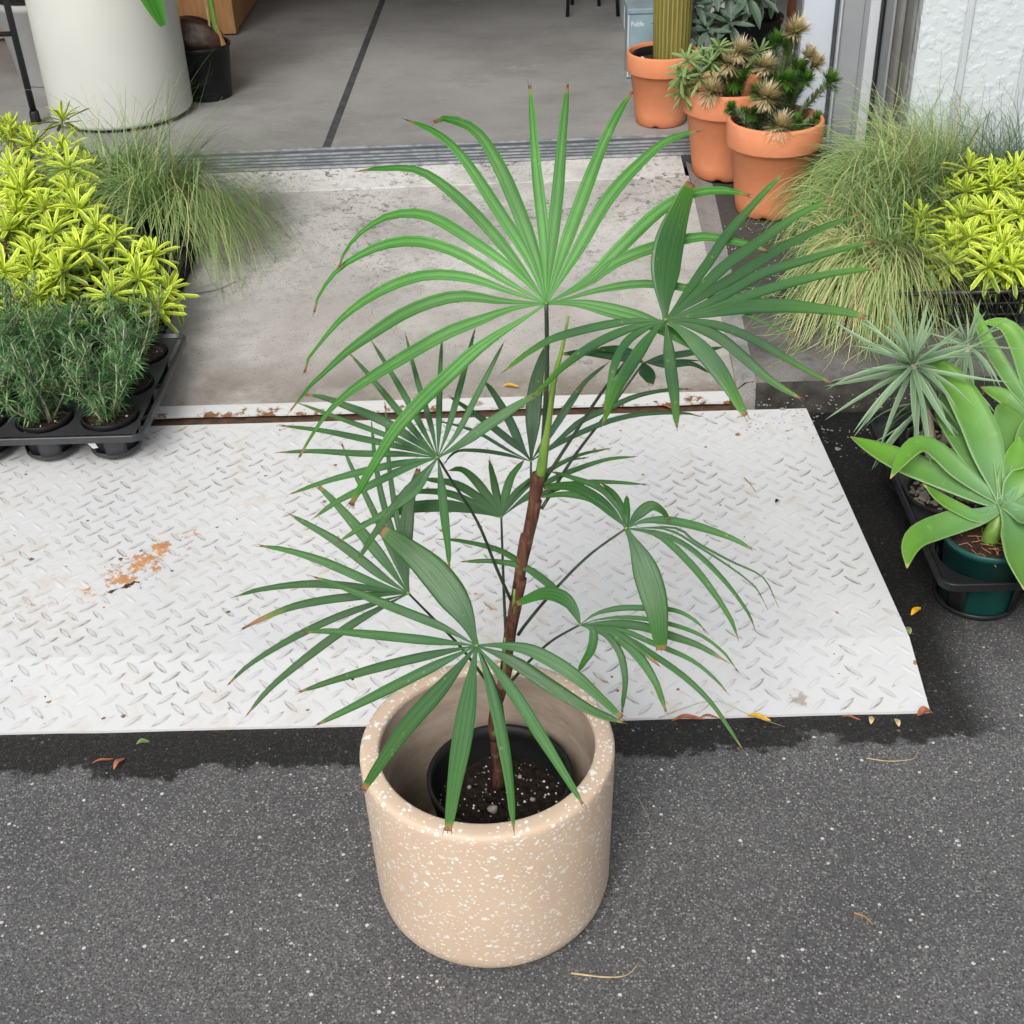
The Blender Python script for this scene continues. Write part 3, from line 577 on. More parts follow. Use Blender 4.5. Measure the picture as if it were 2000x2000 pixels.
 ([(-0.0014,-0.1,0.587),(0.0151,-0.1407,0.5557),(0.0295,-0.1934,0.5171),(0.0386,-0.2459,0.4809),(0.043,-0.2963,0.4486)],0.0158,2,0.05),
 ([(-0.0014,-0.1,0.587),(0.0434,-0.1474,0.5504),(0.0805,-0.1983,0.5132),(0.1118,-0.2433,0.483),(0.1301,-0.272,0.4678)],0.0164,2,0.05),
 ([(-0.0014,-0.1,0.587),(0.0442,-0.1167,0.5749),(0.0952,-0.1463,0.5546),(0.1454,-0.1747,0.5375),(0.1864,-0.193,0.5307)],0.0186,2,0.05),
 ([(-0.0014,-0.1,0.587),(0.0263,-0.1005,0.5873),(0.0705,-0.1079,0.5836),(0.1216,-0.1337,0.5666),(0.1588,-0.1637,0.5476),(0.1842,-0.188,0.5347)],0.0187,3,0.05),
]),
dict(hub=(0.2048,0.05,0.6643),n=(0.1,-0.723,0.683),tint=0.42,pet=[(0.2048,0.05,0.6643),(0.1535,0.05,0.6199),(0.1065,0.05,0.5631),(0.0652,0.05,0.5041),(0.0512,0.05,0.4808)],lv=[
 ([(0.2048,0.05,0.6643),(0.2224,0.0247,0.636),(0.2347,-0.0028,0.6081),(0.2421,-0.0293,0.5843),(0.2445,-0.0545,0.5646),(0.245,-0.076,0.5512)],0.0376,6,0.05),
 ([(0.2048,0.05,0.6643),(0.2293,0.058,0.6702),(0.2622,0.0592,0.6698),(0.3056,0.0529,0.662),(0.3483,0.041,0.6504),(0.3752,0.0268,0.6409)],0.0120,2,0.05),
 ([(0.2048,0.05,0.6643),(0.223,0.0641,0.6782),(0.2409,0.0709,0.6876),(0.2554,0.0618,0.6841),(0.2618,0.048,0.68)],0.0155,3,0.05),
 ([(0.2048,0.05,0.6643),(0.2052,0.0601,0.6815),(0.2062,0.0662,0.7075)],0.0113,2,0.05),
 ([(0.2048,0.05,0.6643),(0.1879,0.0633,0.6825),(0.1643,0.0726,0.7007),(0.1318,0.077,0.7184),(0.0925,0.0669,0.7249)],0.0176,3,0.05),
 ([(0.2048,0.05,0.6643),(0.192,0.0575,0.6758),(0.1599,0.0715,0.7003),(0.1205,0.0687,0.7112),(0.0899,0.0569,0.7147)],0.0113,2,0.05),
 ([(0.2048,0.05,0.6643),(0.1948,0.0683,0.6868),(0.1713,0.0822,0.7099),(0.1321,0.0854,0.7272),(0.1039,0.082,0.7393)],0.0092,2,0.05),
 ([(0.2048,0.05,0.6643),(0.1991,0.0679,0.687),(0.1884,0.0758,0.7057),(0.173,0.0754,0.722)],0.0091,2,0.05),
 ([(0.2048,0.05,0.6643),(0.2505,0.0453,0.6536),(0.2926,0.019,0.6228),(0.3231,-0.0105,0.5923),(0.3426,-0.0371,0.5686),(0.3501,-0.0594,0.5533)],0.0105,2,0.05),
 ([(0.2048,0.05,0.6643),(0.2507,0.0483,0.6568),(0.2936,0.0342,0.6387),(0.3352,0.0053,0.6072),(0.3652,-0.0268,0.5762),(0.3737,-0.0484,0.5615)],0.0084,2,0.05),
 ([(0.2048,0.05,0.6643),(0.2619,0.0521,0.6592),(0.3047,0.0364,0.6394),(0.347,0.0166,0.6174),(0.3779,-0.0035,0.5989),(0.3917,-0.0272,0.5812)],0.0035,2,0.05),
 ([(0.2048,0.05,0.6643),(0.273,0.0544,0.6599),(0.3006,0.0407,0.6446),(0.3475,0.0226,0.6238),(0.3897,0.0062,0.6075),(0.4062,-0.0234,0.5832)],0.0035,2,0.05),
]),
dict(hub=(0.1391,0.0,0.5373),n=(0.101,-0.704,0.704),tint=0.5,pet=[(0.1391,0.0,0.5373),(0.101,0.01,0.5026),(0.0712,0.02,0.4619),(0.0322,0.035,0.3961)],lv=[
 ([(0.1391,0.0,0.5373),(0.1329,0.0128,0.5523),(0.1156,0.023,0.5689),(0.089,0.0216,0.5778),(0.0511,0.0038,0.5746)],0.0208,4,0.06),
 ([(0.1391,0.0,0.5373),(0.1113,0.0276,0.5697),(0.0984,0.0365,0.5829),(0.0633,0.0485,0.6042),(0.0192,0.0482,0.616),(-0.0229,0.0405,0.6219)],0.0100,2,0.05),
 ([(0.1391,0.0,0.5373),(0.1095,0.0282,0.5706),(0.0702,0.0489,0.5994),(0.0308,0.0629,0.6233),(-0.0245,0.0657,0.6398),(-0.0547,0.0608,0.6468)],0.0100,2,0.05),
 ([(0.1391,0.0,0.5373),(0.1566,-0.0046,0.5315),(0.1545,-0.0242,0.5162),(0.1426,-0.0424,0.5062),(0.1342,-0.0572,0.5018)],0.0128,2,0.05),
 ([(0.1391,0.0,0.5373),(0.172,-0.0066,0.5269),(0.1932,-0.0255,0.5075),(0.1993,-0.0538,0.4824),(0.1945,-0.0804,0.4624),(0.1925,-0.0936,0.457)],0.0106,2,0.05),
 ([(0.1391,0.0,0.5373),(0.194,-0.0115,0.5188),(0.2218,-0.03,0.4988),(0.2403,-0.053,0.4774),(0.2478,-0.0711,0.4641),(0.253,-0.0894,0.4526)],0.0142,2,0.14),
 ([(0.1391,0.0,0.5373),(0.1832,-0.0046,0.5278),(0.2114,-0.0176,0.5146),(0.2326,-0.0324,0.5034),(0.247,-0.0458,0.4971)],0.0086,2,0.40),
 ([(0.1391,0.0,0.5373),(0.1945,-0.002,0.5282),(0.2384,-0.0133,0.5131),(0.293,-0.0296,0.4933),(0.3247,-0.0496,0.4746),(0.3386,-0.0652,0.4646)],0.0079,2,0.05),
 ([(0.1391,0.0,0.5373),(0.1899,-0.0053,0.5253),(0.2378,-0.0238,0.5017),(0.2809,-0.0447,0.4776),(0.3125,-0.0667,0.4551),(0.3328,-0.0884,0.4358),(0.3575,-0.1201,0.407)],0.0093,2,0.02),
 ([(0.1391,0.0,0.5373),(0.1837,0.0036,0.5354),(0.2282,0.0018,0.5297),(0.261,-0.0064,0.521),(0.3046,-0.0179,0.5091),(0.3409,-0.0355,0.4939)],0.0129,2,0.20),
 ([(0.1391,0.0,0.5373),(0.1728,0.0078,0.5409),(0.2175,0.0104,0.5388),(0.2619,0.006,0.531),(0.3058,-0.0046,0.5182),(0.3377,-0.0228,0.5006),(0.3558,-0.044,0.4833)],0.0065,2,0.05),
 ([(0.1391,0.0,0.5373),(0.1618,0.0119,0.5465),(0.1956,0.0185,0.5501),(0.2336,0.0193,0.5483),(0.2737,0.0171,0.5445),(0.2996,0.0063,0.5352),(0.3129,-0.0067,0.5268)],0.0086,2,0.12),
]),
dict(hub=(0.0763,0.13,0.7271),n=(0.0,-0.751,0.661),tint=0.15,pet=[(0.0763,0.13,0.7271),(0.0738,0.1,0.6619),(0.0664,0.08,0.6054),(0.0499,0.06,0.5388)],lv=[
 ([(0.0763,0.13,0.7271),(0.0793,0.1542,0.7564),(0.0827,0.1811,0.7922),(0.0893,0.2029,0.8257),(0.1037,0.2224,0.86)],0.0223,5,0.05),
 ([(0.0763,0.13,0.7271),(0.0633,0.144,0.7448),(0.0465,0.1668,0.7759),(0.0252,0.1876,0.8082),(0.0135,0.1903,0.8235)],0.0129,2,0.05),
 ([(0.0763,0.13,0.7271),(0.061,0.1411,0.7415),(0.0239,0.1597,0.7678),(-0.0088,0.1717,0.7901),(-0.0325,0.1754,0.8066)],0.0108,2,0.05),
 ([(0.0763,0.13,0.7271),(0.0453,0.1399,0.7401),(0.0081,0.1525,0.7596),(-0.0204,0.1554,0.7717),(-0.053,0.1542,0.7824)],0.0050,2,0.05),
 ([(0.0763,0.13,0.7271),(0.0452,0.1358,0.7348),(0.012,0.1382,0.7409),(-0.0212,0.1363,0.7443),(-0.0344,0.1276,0.7423),(-0.043,0.1147,0.7376)],0.0057,2,0.05),
 ([(0.0763,0.13,0.7271),(0.1038,0.1538,0.7559),(0.1247,0.1728,0.7828),(0.1547,0.1942,0.8157),(0.1885,0.205,0.8402)],0.0093,2,0.05),
 ([(0.0763,0.13,0.7271),(0.1124,0.1467,0.7469),(0.1466,0.1642,0.7691),(0.1804,0.1718,0.7816),(0.2253,0.1813,0.7978),(0.2696,0.1824,0.806),(0.2978,0.1776,0.809)],0.0086,2,0.05),
 ([(0.0763,0.13,0.7271),(0.1123,0.1437,0.7435),(0.1461,0.1537,0.7572),(0.1911,0.1626,0.7712),(0.2355,0.1647,0.7789),(0.2904,0.1603,0.7809),(0.3116,0.152,0.78)],0.0079,2,0.05),
 ([(0.0763,0.13,0.7271),(0.0946,0.1465,0.7476),(0.113,0.1596,0.7677),(0.136,0.175,0.7939),(0.1496,0.1795,0.8113)],0.0086,2,0.05),
]),
dict(hub=(0.2388,0.22,0.8302),n=(0.0,-0.6,0.8),tint=0.2,pet=[(0.2388,0.22,0.8302),(0.1814,0.18,0.7668),(0.1333,0.12,0.7341),(0.0893,0.06,0.6935)],lv=[
 ([(0.2388,0.22,0.8302),(0.2189,0.2229,0.8337),(0.1943,0.2263,0.8403),(0.1607,0.2258,0.8466),(0.1268,0.2169,0.8492)],0.0144,3,0.05),
 ([(0.2388,0.22,0.8302),(0.2238,0.2299,0.84),(0.2012,0.2304,0.8475),(0.1738,0.2217,0.8528)],0.0130,2,0.05),
 ([(0.2388,0.22,0.8302),(0.2424,0.2074,0.8261),(0.2455,0.1773,0.8195)],0.0244,4,0.05),
 ([(0.2388,0.22,0.8302),(0.2615,0.2241,0.8356),(0.2947,0.2226,0.8416),(0.3495,0.2197,0.8513)],0.0108,2,0.05),
 ([(0.2388,0.22,0.8302),(0.2723,0.2189,0.8317),(0.294,0.2141,0.8352),(0.3149,0.2039,0.8394)],0.0065,2,0.05),
 ([(0.2388,0.22,0.8302),(0.272,0.2139,0.828),(0.3048,0.2095,0.8318),(0.3269,0.1889,0.8282)],0.0079,2,0.05),
]),
]
TRUNK=[(0.0134,0.04,0.1845),(0.0107,0.04,0.2673),(0.0114,0.042,0.3291),(0.0287,0.045,0.4075),(0.0456,0.05,0.5188),(0.0604,0.055,0.6059),(0.0766,0.06,0.6888),(0.0876,0.06,0.7508)]
SPEAR=[(0.0881,0.06,0.7426),(0.0982,0.06,0.8183),(0.1092,0.06,0.8943),(0.1195,0.06,0.9379),(0.1275,0.06,0.9819)]
AGAVE=[
dict(hub=(1.0176,0.75,0.2118),n=(0.0,-0.622,0.783),lv=[
 ([(1.0176,0.75,0.2118),(0.9997,0.8097,0.2593),(0.9855,0.8702,0.3074),(0.959,0.932,0.3565),(0.9259,0.9811,0.3955),(0.8994,0.995,0.4066),(0.8743,0.991,0.4034)],0.0607),
 ([(1.0176,0.75,0.2118),(0.9993,0.797,0.239),(0.9629,0.8898,0.2823),(0.9506,0.9717,0.2967),(0.9656,1.0557,0.2923)],0.0525),
 ([(1.0176,0.75,0.2118),(1.0364,0.8141,0.2506),(1.0586,0.8832,0.269),(1.0838,0.968,0.2754),(1.0998,1.0615,0.2644)],0.0693),
 ([(1.0176,0.75,0.2118),(0.9773,0.7721,0.2321),(0.929,0.8003,0.2627),(0.8904,0.8214,0.293),(0.8519,0.8203,0.3111),(0.8162,0.7857,0.3079),(0.7755,0.7301,0.2935)],0.0349),
 ([(1.0176,0.75,0.2118),(0.9774,0.7644,0.2181),(0.9149,0.8062,0.2357),(0.845,0.8527,0.2467),(0.7954,0.9034,0.2506),(0.7525,0.9622,0.2504)],0.0439),
 ([(1.0176,0.75,0.2118),(0.969,0.7244,0.1976),(0.9159,0.7292,0.2197),(0.8722,0.7286,0.2497),(0.8394,0.7191,0.2848)],0.0202),
 ([(1.0176,0.75,0.2118),(0.9702,0.7293,0.199),(0.915,0.7134,0.1972),(0.8619,0.6896,0.1963),(0.8232,0.6608,0.1987),(0.7978,0.621,0.1996),(0.7811,0.5676,0.1969)],0.0402),
 ([(1.0176,0.75,0.2118),(1.027,0.7011,0.1831),(1.0204,0.6492,0.1723),(1.0039,0.5851,0.1722),(0.9852,0.5093,0.1831)],0.0638),
 ([(1.0176,0.75,0.2118),(1.0713,0.8142,0.2448),(1.1135,0.9057,0.2633),(1.1811,1.0257,0.2684)],0.0635),
 ([(1.0176,0.75,0.2118),(1.0585,0.7591,0.2191),(1.1119,0.771,0.2285),(1.1687,0.7796,0.2354)],0.0613),
 ([(1.0176,0.75,0.2118),(1.048,0.7178,0.2043),(1.0703,0.6617,0.2139),(1.0661,0.5706,0.2318)],0.0545),
 ([(1.0176,0.75,0.2118),(1.034,0.7891,0.2429),(1.0545,0.8284,0.2742),(1.065,0.8617,0.3006)],0.0412),
 ([(1.0176,0.75,0.2118),(1.0177,0.7912,0.2374),(1.0281,0.8428,0.2567),(1.0422,0.9021,0.2677)],0.0416),
 ([(1.0176,0.75,0.2118),(1.0355,0.771,0.2357),(1.057,0.7816,0.2658),(1.0649,0.7756,0.2972)],0.0407),
]),
dict(hub=(1.2045,1.1,0.1974),n=(0.0,-0.622,0.783),lv=[
 ([(1.2045,1.1,0.1974),(1.1703,1.1437,0.2322),(1.1396,1.1971,0.2746),(1.1096,1.2589,0.3237),(1.0957,1.326,0.377)],0.0299),
 ([(1.2045,1.1,0.1974),(1.1939,1.2034,0.2796),(1.1802,1.2533,0.3193),(1.1539,1.2829,0.3428),(1.1054,1.2879,0.3468)],0.0393),
 ([(1.2045,1.1,0.1974),(1.1621,1.1215,0.2146),(1.1308,1.1446,0.2329),(1.0855,1.1644,0.2486)],0.0319),
 ([(1.2045,1.1,0.1974),(1.2414,1.172,0.2547),(1.2782,1.228,0.2992)],0.0515),
 ([(1.2045,1.1,0.1974),(1.2582,1.1193,0.2128),(1.3134,1.133,0.2236)],0.0511),
]),
]

# ================================================================== THE SETTING
KX = 0.0235                                   # the door line runs 1.3 degrees off the ramp
def dy(x): return KX*(x+.2)
def plate_z(y): return .006+(y-.382)/.181*.026 if y < .563 else .032+(y-.563)/.857*.028
def ramp_z(y): return .066+(y-1.515)*.0618
def slab_z(y): return .09+(y-1.51)*.0275

struct(MB().add([(-40,-40,0),(40,-40,0),(40,40,0),(-40,40,0)], [(0,1,2,3)]).build('asphalt_ground', 'asphalt'))

def prism(pts_top, z0):
    n = len(pts_top); mb = MB()
    vs = list(pts_top)+[(p[0], p[1], z0) for p in pts_top]
    fs = [tuple(range(n)), tuple(range(2*n-1, n-1, -1))]+[(i, i+n, (i+1) % n+n, (i+1) % n) for i in range(n)]
    return mb.add(vs, fs)
# concrete ramp, slightly uneven
mb = MB(); nx, ny = 60, 22
def rx1(y): return .605+(y-1.515)*.017
vs = []
for j in range(ny+1):
    y = 1.515+(2.815-1.515)*j/ny
    for i in range(nx+1):
        x = -4+(rx1(y)+4)*i/nx
        yy = y+(dy(x) if j == ny else 0)
        vs.append((x, yy + (.006*mnoise.noise(Vector((x*6, 1, 0))) if j == 0 else 0), ramp_z(y)+.0025*mnoise.noise(Vector((x*2.5, y*2.5, 0)))-(.006 if j == 0 else 0)))
fs = [(j*(nx+1)+i, j*(nx+1)+i+1, (j+1)*(nx+1)+i+1, (j+1)*(nx+1)+i) for j in range(ny) for i in range(nx)]
mb.add(vs, fs)
mb.add([(-4,1.5155,.06),(.605,1.5155,.06),(.605,1.5155,0),(-4,1.5155,0)], [(0,3,2,1)])
struct(mb.build('concrete_ramp', 'ramp_concrete', smooth=False))
# threshold strip below the door track, cast in lengths
th = struct(prism([(-4,2.808+dy(-4),.1495),(.615,2.808+dy(.615),.1495),(.615,2.962+dy(.615),.1645),(-4,2.962+dy(-4),.1645)], .05).build('threshold_concrete_strip', 'threshold_concrete'))
# garage floor with its dark joint
fl = struct(prism([(-4.5,3.160+dy(-4.5),.17),(1.5,3.160+dy(1.5),.17),(1.5,9,.17),(-4.5,9,.17)], .0).build('garage_floor', 'garage_concrete'))
prism([(-.628,3.162+dy(-.628),.1715),(-.600,3.162+dy(-.600),.1715),(-.540,7.5,.1715),(-.568,7.5,.1715)], .165).build('floor_joint', 'seam_rubber', fl)
# footpath slab right of the ramp: rough top, kerb face, worn left shoulder
mb = MB(); nx, ny = 40, 24; vs = []
for j in range(ny+1):
    y = 1.512+(3.16-1.512)*j/ny
    x0 = .650+(y-1.512)*.041
    for i in range(nx+1):
        x = x0+(4-x0)*(i/nx)**1.6
        vs.append((x, y, slab_z(y)+.003*mnoise.noise(Vector((x*5, y*5, 3)))-(.006 if j == 0 else 0)))
mb.add(vs, [(j*(nx+1)+i, j*(nx+1)+i+1, (j+1)*(nx+1)+i+1, (j+1)*(nx+1)+i) for j in range(ny) for i in range(nx)])
fp = struct(mb.build('footpath_slab', 'kerb_concrete', smooth=True))
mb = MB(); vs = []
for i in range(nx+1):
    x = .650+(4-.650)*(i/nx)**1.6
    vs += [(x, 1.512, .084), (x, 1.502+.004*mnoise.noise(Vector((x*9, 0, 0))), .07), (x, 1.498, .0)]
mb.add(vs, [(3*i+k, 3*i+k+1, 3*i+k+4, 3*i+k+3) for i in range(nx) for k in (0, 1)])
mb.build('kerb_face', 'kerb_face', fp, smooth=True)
mb = MB(); vs = []; N = 30
for j in range(N+1):
    y = 1.512+(2.95-1.512)*j/N; xa = rx1(y); xb = .6502+(y-1.512)*.041
    k = mnoise.noise(Vector((0, y*7, 2)))*.006
    vs += [(xa+k*.4, y, ramp_z(y)+.0005), (xa+(xb-xa)*.45+k, y, ramp_z(y)+(slab_z(y)-ramp_z(y))*.8), (xb, y, slab_z(y)-.001)]
mb.add(vs, [(3*j+k, 3*j+k+1, 3*j+k+4, 3*j+k+3) for j in range(N) for k in (0, 1)])
mb.add([(.605,1.512,.066),(.627,1.512,.084),(.650,1.512,.0885),(.652,1.498,.0),(.600,1.498,.0)], [(0,4,3,2,1)])
mb.build('shoulder', 'wing_concrete', fp)
# rusty channel between the plates
struct(MB().box(-4, .597, 1.424, 1.5135, .0, .048).build('channel_floor', 'rust_edge'))

# ================================================================== BUILDING
B = thing('garage_building', (1.3, 3.0, 0), 'white rough-plastered garage building with grey and white door jamb behind the plants', 'building')
def board(name, m, x0, x1, y0, y1, z0=.1, z1=2.5, b=.003): return MB().box(x0, x1, y0, y1, z0, z1, b).build(name, m, B)
board('plaster_wall', 'stucco', 1.29, 4.5, 2.70, 2.90, .08, 3.2, .006)
for k in range(6):
    xx = 1.432+.192*k
    MB().box(xx-.0115, xx+.0115, 2.689, 2.6995, .09, 3.1, .004).build('batten', 'light_grey_paint', B)
board('wall_trim', 'weathered_metal', 1.276, 1.288, 2.745, 2.95)
board('wall_trim', 'weathered_metal', 1.2585, 1.2745, 2.82, 2.97)
board('wall_trim', 'cool_grey_paint', 1.249, 1.2575, 2.87, 2.98)
board('jamb_gap', 'black_plastic', 1.2405, 1.248, 2.965, 3.02)
board('jamb_board', 'light_grey_paint', 1.206, 1.240, 2.99, 3.07)
board('jamb_panel', 'cool_grey_paint', 1.139, 1.2055, 3.06, 3.12)
board('jamb_edge', 'light_grey_paint', 1.132, 1.1385, 3.075, 3.13)
board('jamb_gap', 'dark_channel', 1.1245, 1.1315, 3.10, 3.14)
board('jamb_panel', 'white_paint', 1.02, 1.124, 3.125, 3.165, .168)
board('interior_wall', 'interior_plaster', 1.35, 1.50, 3.18, 9.0, .165, 2.7, 0)
board('interior_wall', 'interior_plaster', -4.6, -4.5, 2.95, 9.0, .0, 2.7, 0)
board('interior_wall', 'interior_plaster', -4.6, 1.5, 9.0, 9.1, .0, 2.7, 0)
board('ceiling', 'interior_plaster', -4.6, 1.5, 2.95, 9.1, 2.45, 2.6, 0)
board('lintel', 'stucco', -4.7, 1.289, 2.80, 2.945, 2.3, 3.2, .005)
board('jamb_post', 'stucco', -4.75, -4.45, 2.72, 2.93, 0, 2.299, .005)

# sliding door track
T = thing('sliding_door_track', (0, 3.06, .16), 'grey ribbed metal sliding door track across the garage opening', 'door track')
def rail(name, m, y0, y1, z0, z1):
    vs = [(x, y+dy(x), z) for z in (z0, z1) for y in (y0, y1) for x in (-4.2, 1.13)]
    MB().add(vs, [(0,2,3,1),(4,5,7,6),(0,1,5,4),(2,6,7,3),(0,4,6,2),(1,3,7,5)]).build(name, m, T)
rail('track_bed', 'dark_channel', 2.963, 3.158, .12, .166)
for k, (a, b_, h) in enumerate([(2.964,2.972,.174),(3.000,3.005,.172),(3.030,3.035,.173),(3.062,3.068,.173),(3.098,3.104,.174),(3.150,3.157,.175)]):
    rail('rail', 'aluminium_edge', a, b_, .1662, h)
for a, b_ in [(2.9725,2.9995),(3.0055,3.0295),(3.0355,3.0615),(3.0685,3.0975),(3.1045,3.1495)]:
    rail('channel', 'aluminium', a, b_, .1662, .1685)

# ================================================================== PLATES
def lug(mb, x, y, a, zf, L=.041, Wd=.0082, h=.0020):
    c, s_ = math.cos(a), math.sin(a)
    prof = [(-.5, 0), (-.26, .40), (0, .5), (.26, .40), (.5, 0), (.26, -.40), (0, -.5), (-.26, -.40)]
    vs = []; g = []
    def P(u, v, dz): X = x+u*c-v*s_; Y = y+u*s_+v*c; vs.append((X, Y, zf(Y)+dz))
    for u, v in prof: P(u*L*1.18, v*Wd*1.55, .0004); g.append(0)
    for u, v in prof: P(u*L, v*Wd, .0005); g.append(random.uniform(.35, 1.1) if v <= .05 else random.uniform(0, .3))  # darker tone along one side and the ends of each lug
    for u in (-.27, .0, .27): P(u*L, 0, h); g.append(0)
    fs = [(i, (i+1) % 8, (i+1) % 8+8, i+8) for i in range(8)]
    fs += [(8,9,16),(9,10,17,16),(10,11,18,17),(11,12,18),(12,13,18),(13,14,17,18),(14,15,16,17),(15,8,16)]
    mb.add(vs, fs, grime=g)
def pr(y): return .803+(y-.382)*.02 if y < .563 else .8066-(y-.563)*.0525
PL = thing('tread_plate_ramp', (0, .9, 0), 'white painted diamond tread plate ramp with a rusty peeled patch', 'ramp plate')
ys = [.380, .563, 1.0, 1.418]; mb = MB(); XL = -1.9
def strip_sheet(ys, xr, zf, th, wob=0.0):
    top = []; bot = []
    for y in ys:
        n = 40
        top.append([(XL+(xr(y)-XL)*i/n, y+(wob*mnoise.noise(Vector((i*.9, y, 0))) if y == ys[0] else 0), zf(y)) for i in range(n+1)])
    m = MB(); vs = [p for r in top for p in r]+[(p[0], p[1], p[2]-th) for r in top for p in r]; n = len(top[0]); T_ = n*len(ys)
    fs = [(j*n+i, j*n+i+1, (j+1)*n+i+1, (j+1)*n+i) for j in range(len(ys)-1) for i in range(n-1)]
    fs += [tuple(T_+k for k in f[::-1]) for f in fs]
    fs += [(i, T_+i, T_+i+1, i+1) for i in range(n-1)] + [((len(ys)-1)*n+i+1, T_+(len(ys)-1)*n+i+1, T_+(len(ys)-1)*n+i, (len(ys)-1)*n+i) for i in range(n-1)]
    fs += [(j*n+n-1, T_+j*n+n-1, T_+(j+1)*n+n-1, (j+1)*n+n-1) for j in range(len(ys)-1)]
    return m.add(vs, fs)
strip_sheet(ys, pr, plate_z, .0055, .002).build('sheet', 'plate_paint', PL)
mb = MB(); p = .0535
for j in range(-1, 40):
    for i in range(-36, 34):
        for (ox, oy, a) in ((0, 0, R(42)), (.5, .5, R(-46))):
            X = .012+(i+ox)*p; Y = .40+(j+oy)*p*.98
            if Y < .384 or Y > 1.405 or X < -1.85 or X > pr(Y)-.014 or abs(Y-.563) < .004: continue
            lug(mb, X+random.uniform(-.0006,.0006), Y, a, plate_z)
stuff(mb.build('tread_lugs', 'plate_paint', PL, smooth=True))
for X in (-1.2, -.6, 0, .55):
    prism([(X-.02,.66,.028),(X+.02,.66,.028),(X+.02,1.40,.0525),(X-.02,1.40,.0525)], .0).build('support_rib', 'rust_edge', PL)
ST = thing('tread_plate_strip', (0, 1.48, .06), 'narrow rust-edged white tread plate strip between the ramp plate and the concrete', 'metal strip')
sz = lambda y: .064+(y-1.46)*.05
strip_sheet([1.456, 1.506], lambda y: .578, sz, .006, .004).build('sheet', 'strip_paint', ST)
mb = MB()
for i in range(-36, 12):
    for (ox, Y, a) in ((0, 1.472, R(30)), (.5, 1.492, R(-30))):
        X = .02+(i+ox)*p
        if -1.85 < X < .56: lug(mb, X, Y, a, sz, .03, .008)
stuff(mb.build('tread_lugs', 'strip_paint', ST, smooth=True))

# ================================================================== TERRAZZO PLANTER + PALM
O = thing('terrazzo_planter', (0, 0, 0), 'round beige terrazzo planter with white stone chips standing on the asphalt', 'planter')
MB().lathe([(0,.001),(.118,.001),(.121,.009),(.150,.0085),(.163,.011),(.1735,.018),(.1805,.030),(.1845,.050),(.190,.28),(.1905,.306),(.1900,.3125),(.1880,.3165),(.1845,.3185),(.1800,.3192),(.1660,.3200),(.1632,.3192),(.1615,.3170),(.1608,.311)], 96).build('body', 'terrazzo', O, True)
MB().lathe([(.1608,.311),(.1575,.26),(.152,.06),(.148,.05),(0,.05)], 96).build('inside', 'planter_inside', O, True)

PALM_LOC = (.016, .016, .0515)
PT = thing('fan_palm', PALM_LOC, 'tall fan palm with arching green leaflets growing in the terrazzo planter', 'palm')
np_ = MB().lathe([(.0,.0005),(.082,.0005),(.086,.004),(.108,.160),(.110,.162),(.110,.175),(.1125,.177),(.1125,.182),(.1065,.182),(.105,.161),(.084,.02),(0,.02)], 56, PALM_LOC).build('nursery_pot', 'black_plastic', PT, True)
mb = MB()
for k in range(7): mb.lathe([(.1025+k*.0006,.124+k*.0066),(.1012+k*.0006,.1255+k*.0066),(.1025+k*.0006,.127+k*.0066)], 40, PALM_LOC)
mb.build('moulded_ring', 'black_plastic', np_, True)
so = MB().disc((PALM_LOC[0], PALM_LOC[1], PALM_LOC[2]+.122), .1025, 48, 16, .005).build('soil', 'soil', PT, True)
def blob(mb, c, r, sq=.7, seed=0, sub_=1):
    vs = []; fs = []; n, m_ = 8, 5
    for j in range(m_+1):
        ph = math.pi*j/m_
        for i in range(n):
            th_ = 2*math.pi*i/n; d = Vector((math.sin(ph)*math.cos(th_), math.sin(ph)*math.sin(th_), math.cos(ph)))
            k = r*(1+.45*mnoise.noise(d*1.7+Vector((seed*3.1, seed, 0))))
            vs.append((c[0]+d.x*k, c[1]+d.y*k*.9, c[2]+d.z*k*sq))
    for j in range(m_):
        for i in range(n): fs.append((j*n+i, (j+1)*n+i, (j+1)*n+(i+1) % n, j*n+(i+1) % n))
    return mb.add(vs, fs)
for k, (x, y, r_) in enumerate([(-.012,-.018,.0085),(.012,-.062,.007),(-.035,-.055,.0045),(.05,.0,.005),(-.05,.03,.004),(.03,.05,.004),(.06,-.03,.0035)]):
    blob(MB(), (PALM_LOC[0]+x, PALM_LOC[1]+y, PALM_LOC[2]+.126), r_, .7, k).build('stone', 'gravel_stone', so, True)
mb = MB()
for k in range(110):
    a = random.uniform(0, 6.28); q = .099*math.sqrt(random.random())
    blob(mb, (PALM_LOC[0]+q*math.cos(a), PALM_LOC[1]+q*math.sin(a), PALM_LOC[2]+.124), .0006+.0016*random.random()**2.5, .8, k)
stuff(mb.build('perlite_grains', 'white_pebble', so))

tr = spline(TRUNK, 40); nt = len(tr)
rad = []
for i in range(nt):
    v = i/(nt-1)
    r_ = .0098+.0022*v if v < .6 else .0112-.002*(v-.6)
    r_ += .0008*max(0, math.sin(v*34))**6+.0004*random.uniform(-1, 1)
    rad.append(r_*.72 + (.004*(1-v/.06) if v < .06 else 0))
tk = MB().tube(tr, rad, 14).build('trunk', 'palm_trunk', PT, True)
# fibre sheaths and scars round the trunk
for k, (i0, i1, s_) in enumerate([(12,18,1),(17,23,-1),(22,28,1),(27,33,-1),(31,37,1),(35,40,-1),(7,13,-1)]):
    q = tr[i0:i1+1]; rr_ = [rad[i0+j]*(1.03+.10*math.sin(j/max(1, len(q)-1)*1.5)) for j in range(len(q))]
    qq = [p+Vector((s_*.0022*j/len(q), -.001, 0)) for j, p in enumerate(q)]
    MB().tube(qq, rr_, 12).build('sheath', 'palm_trunk', tk, True)
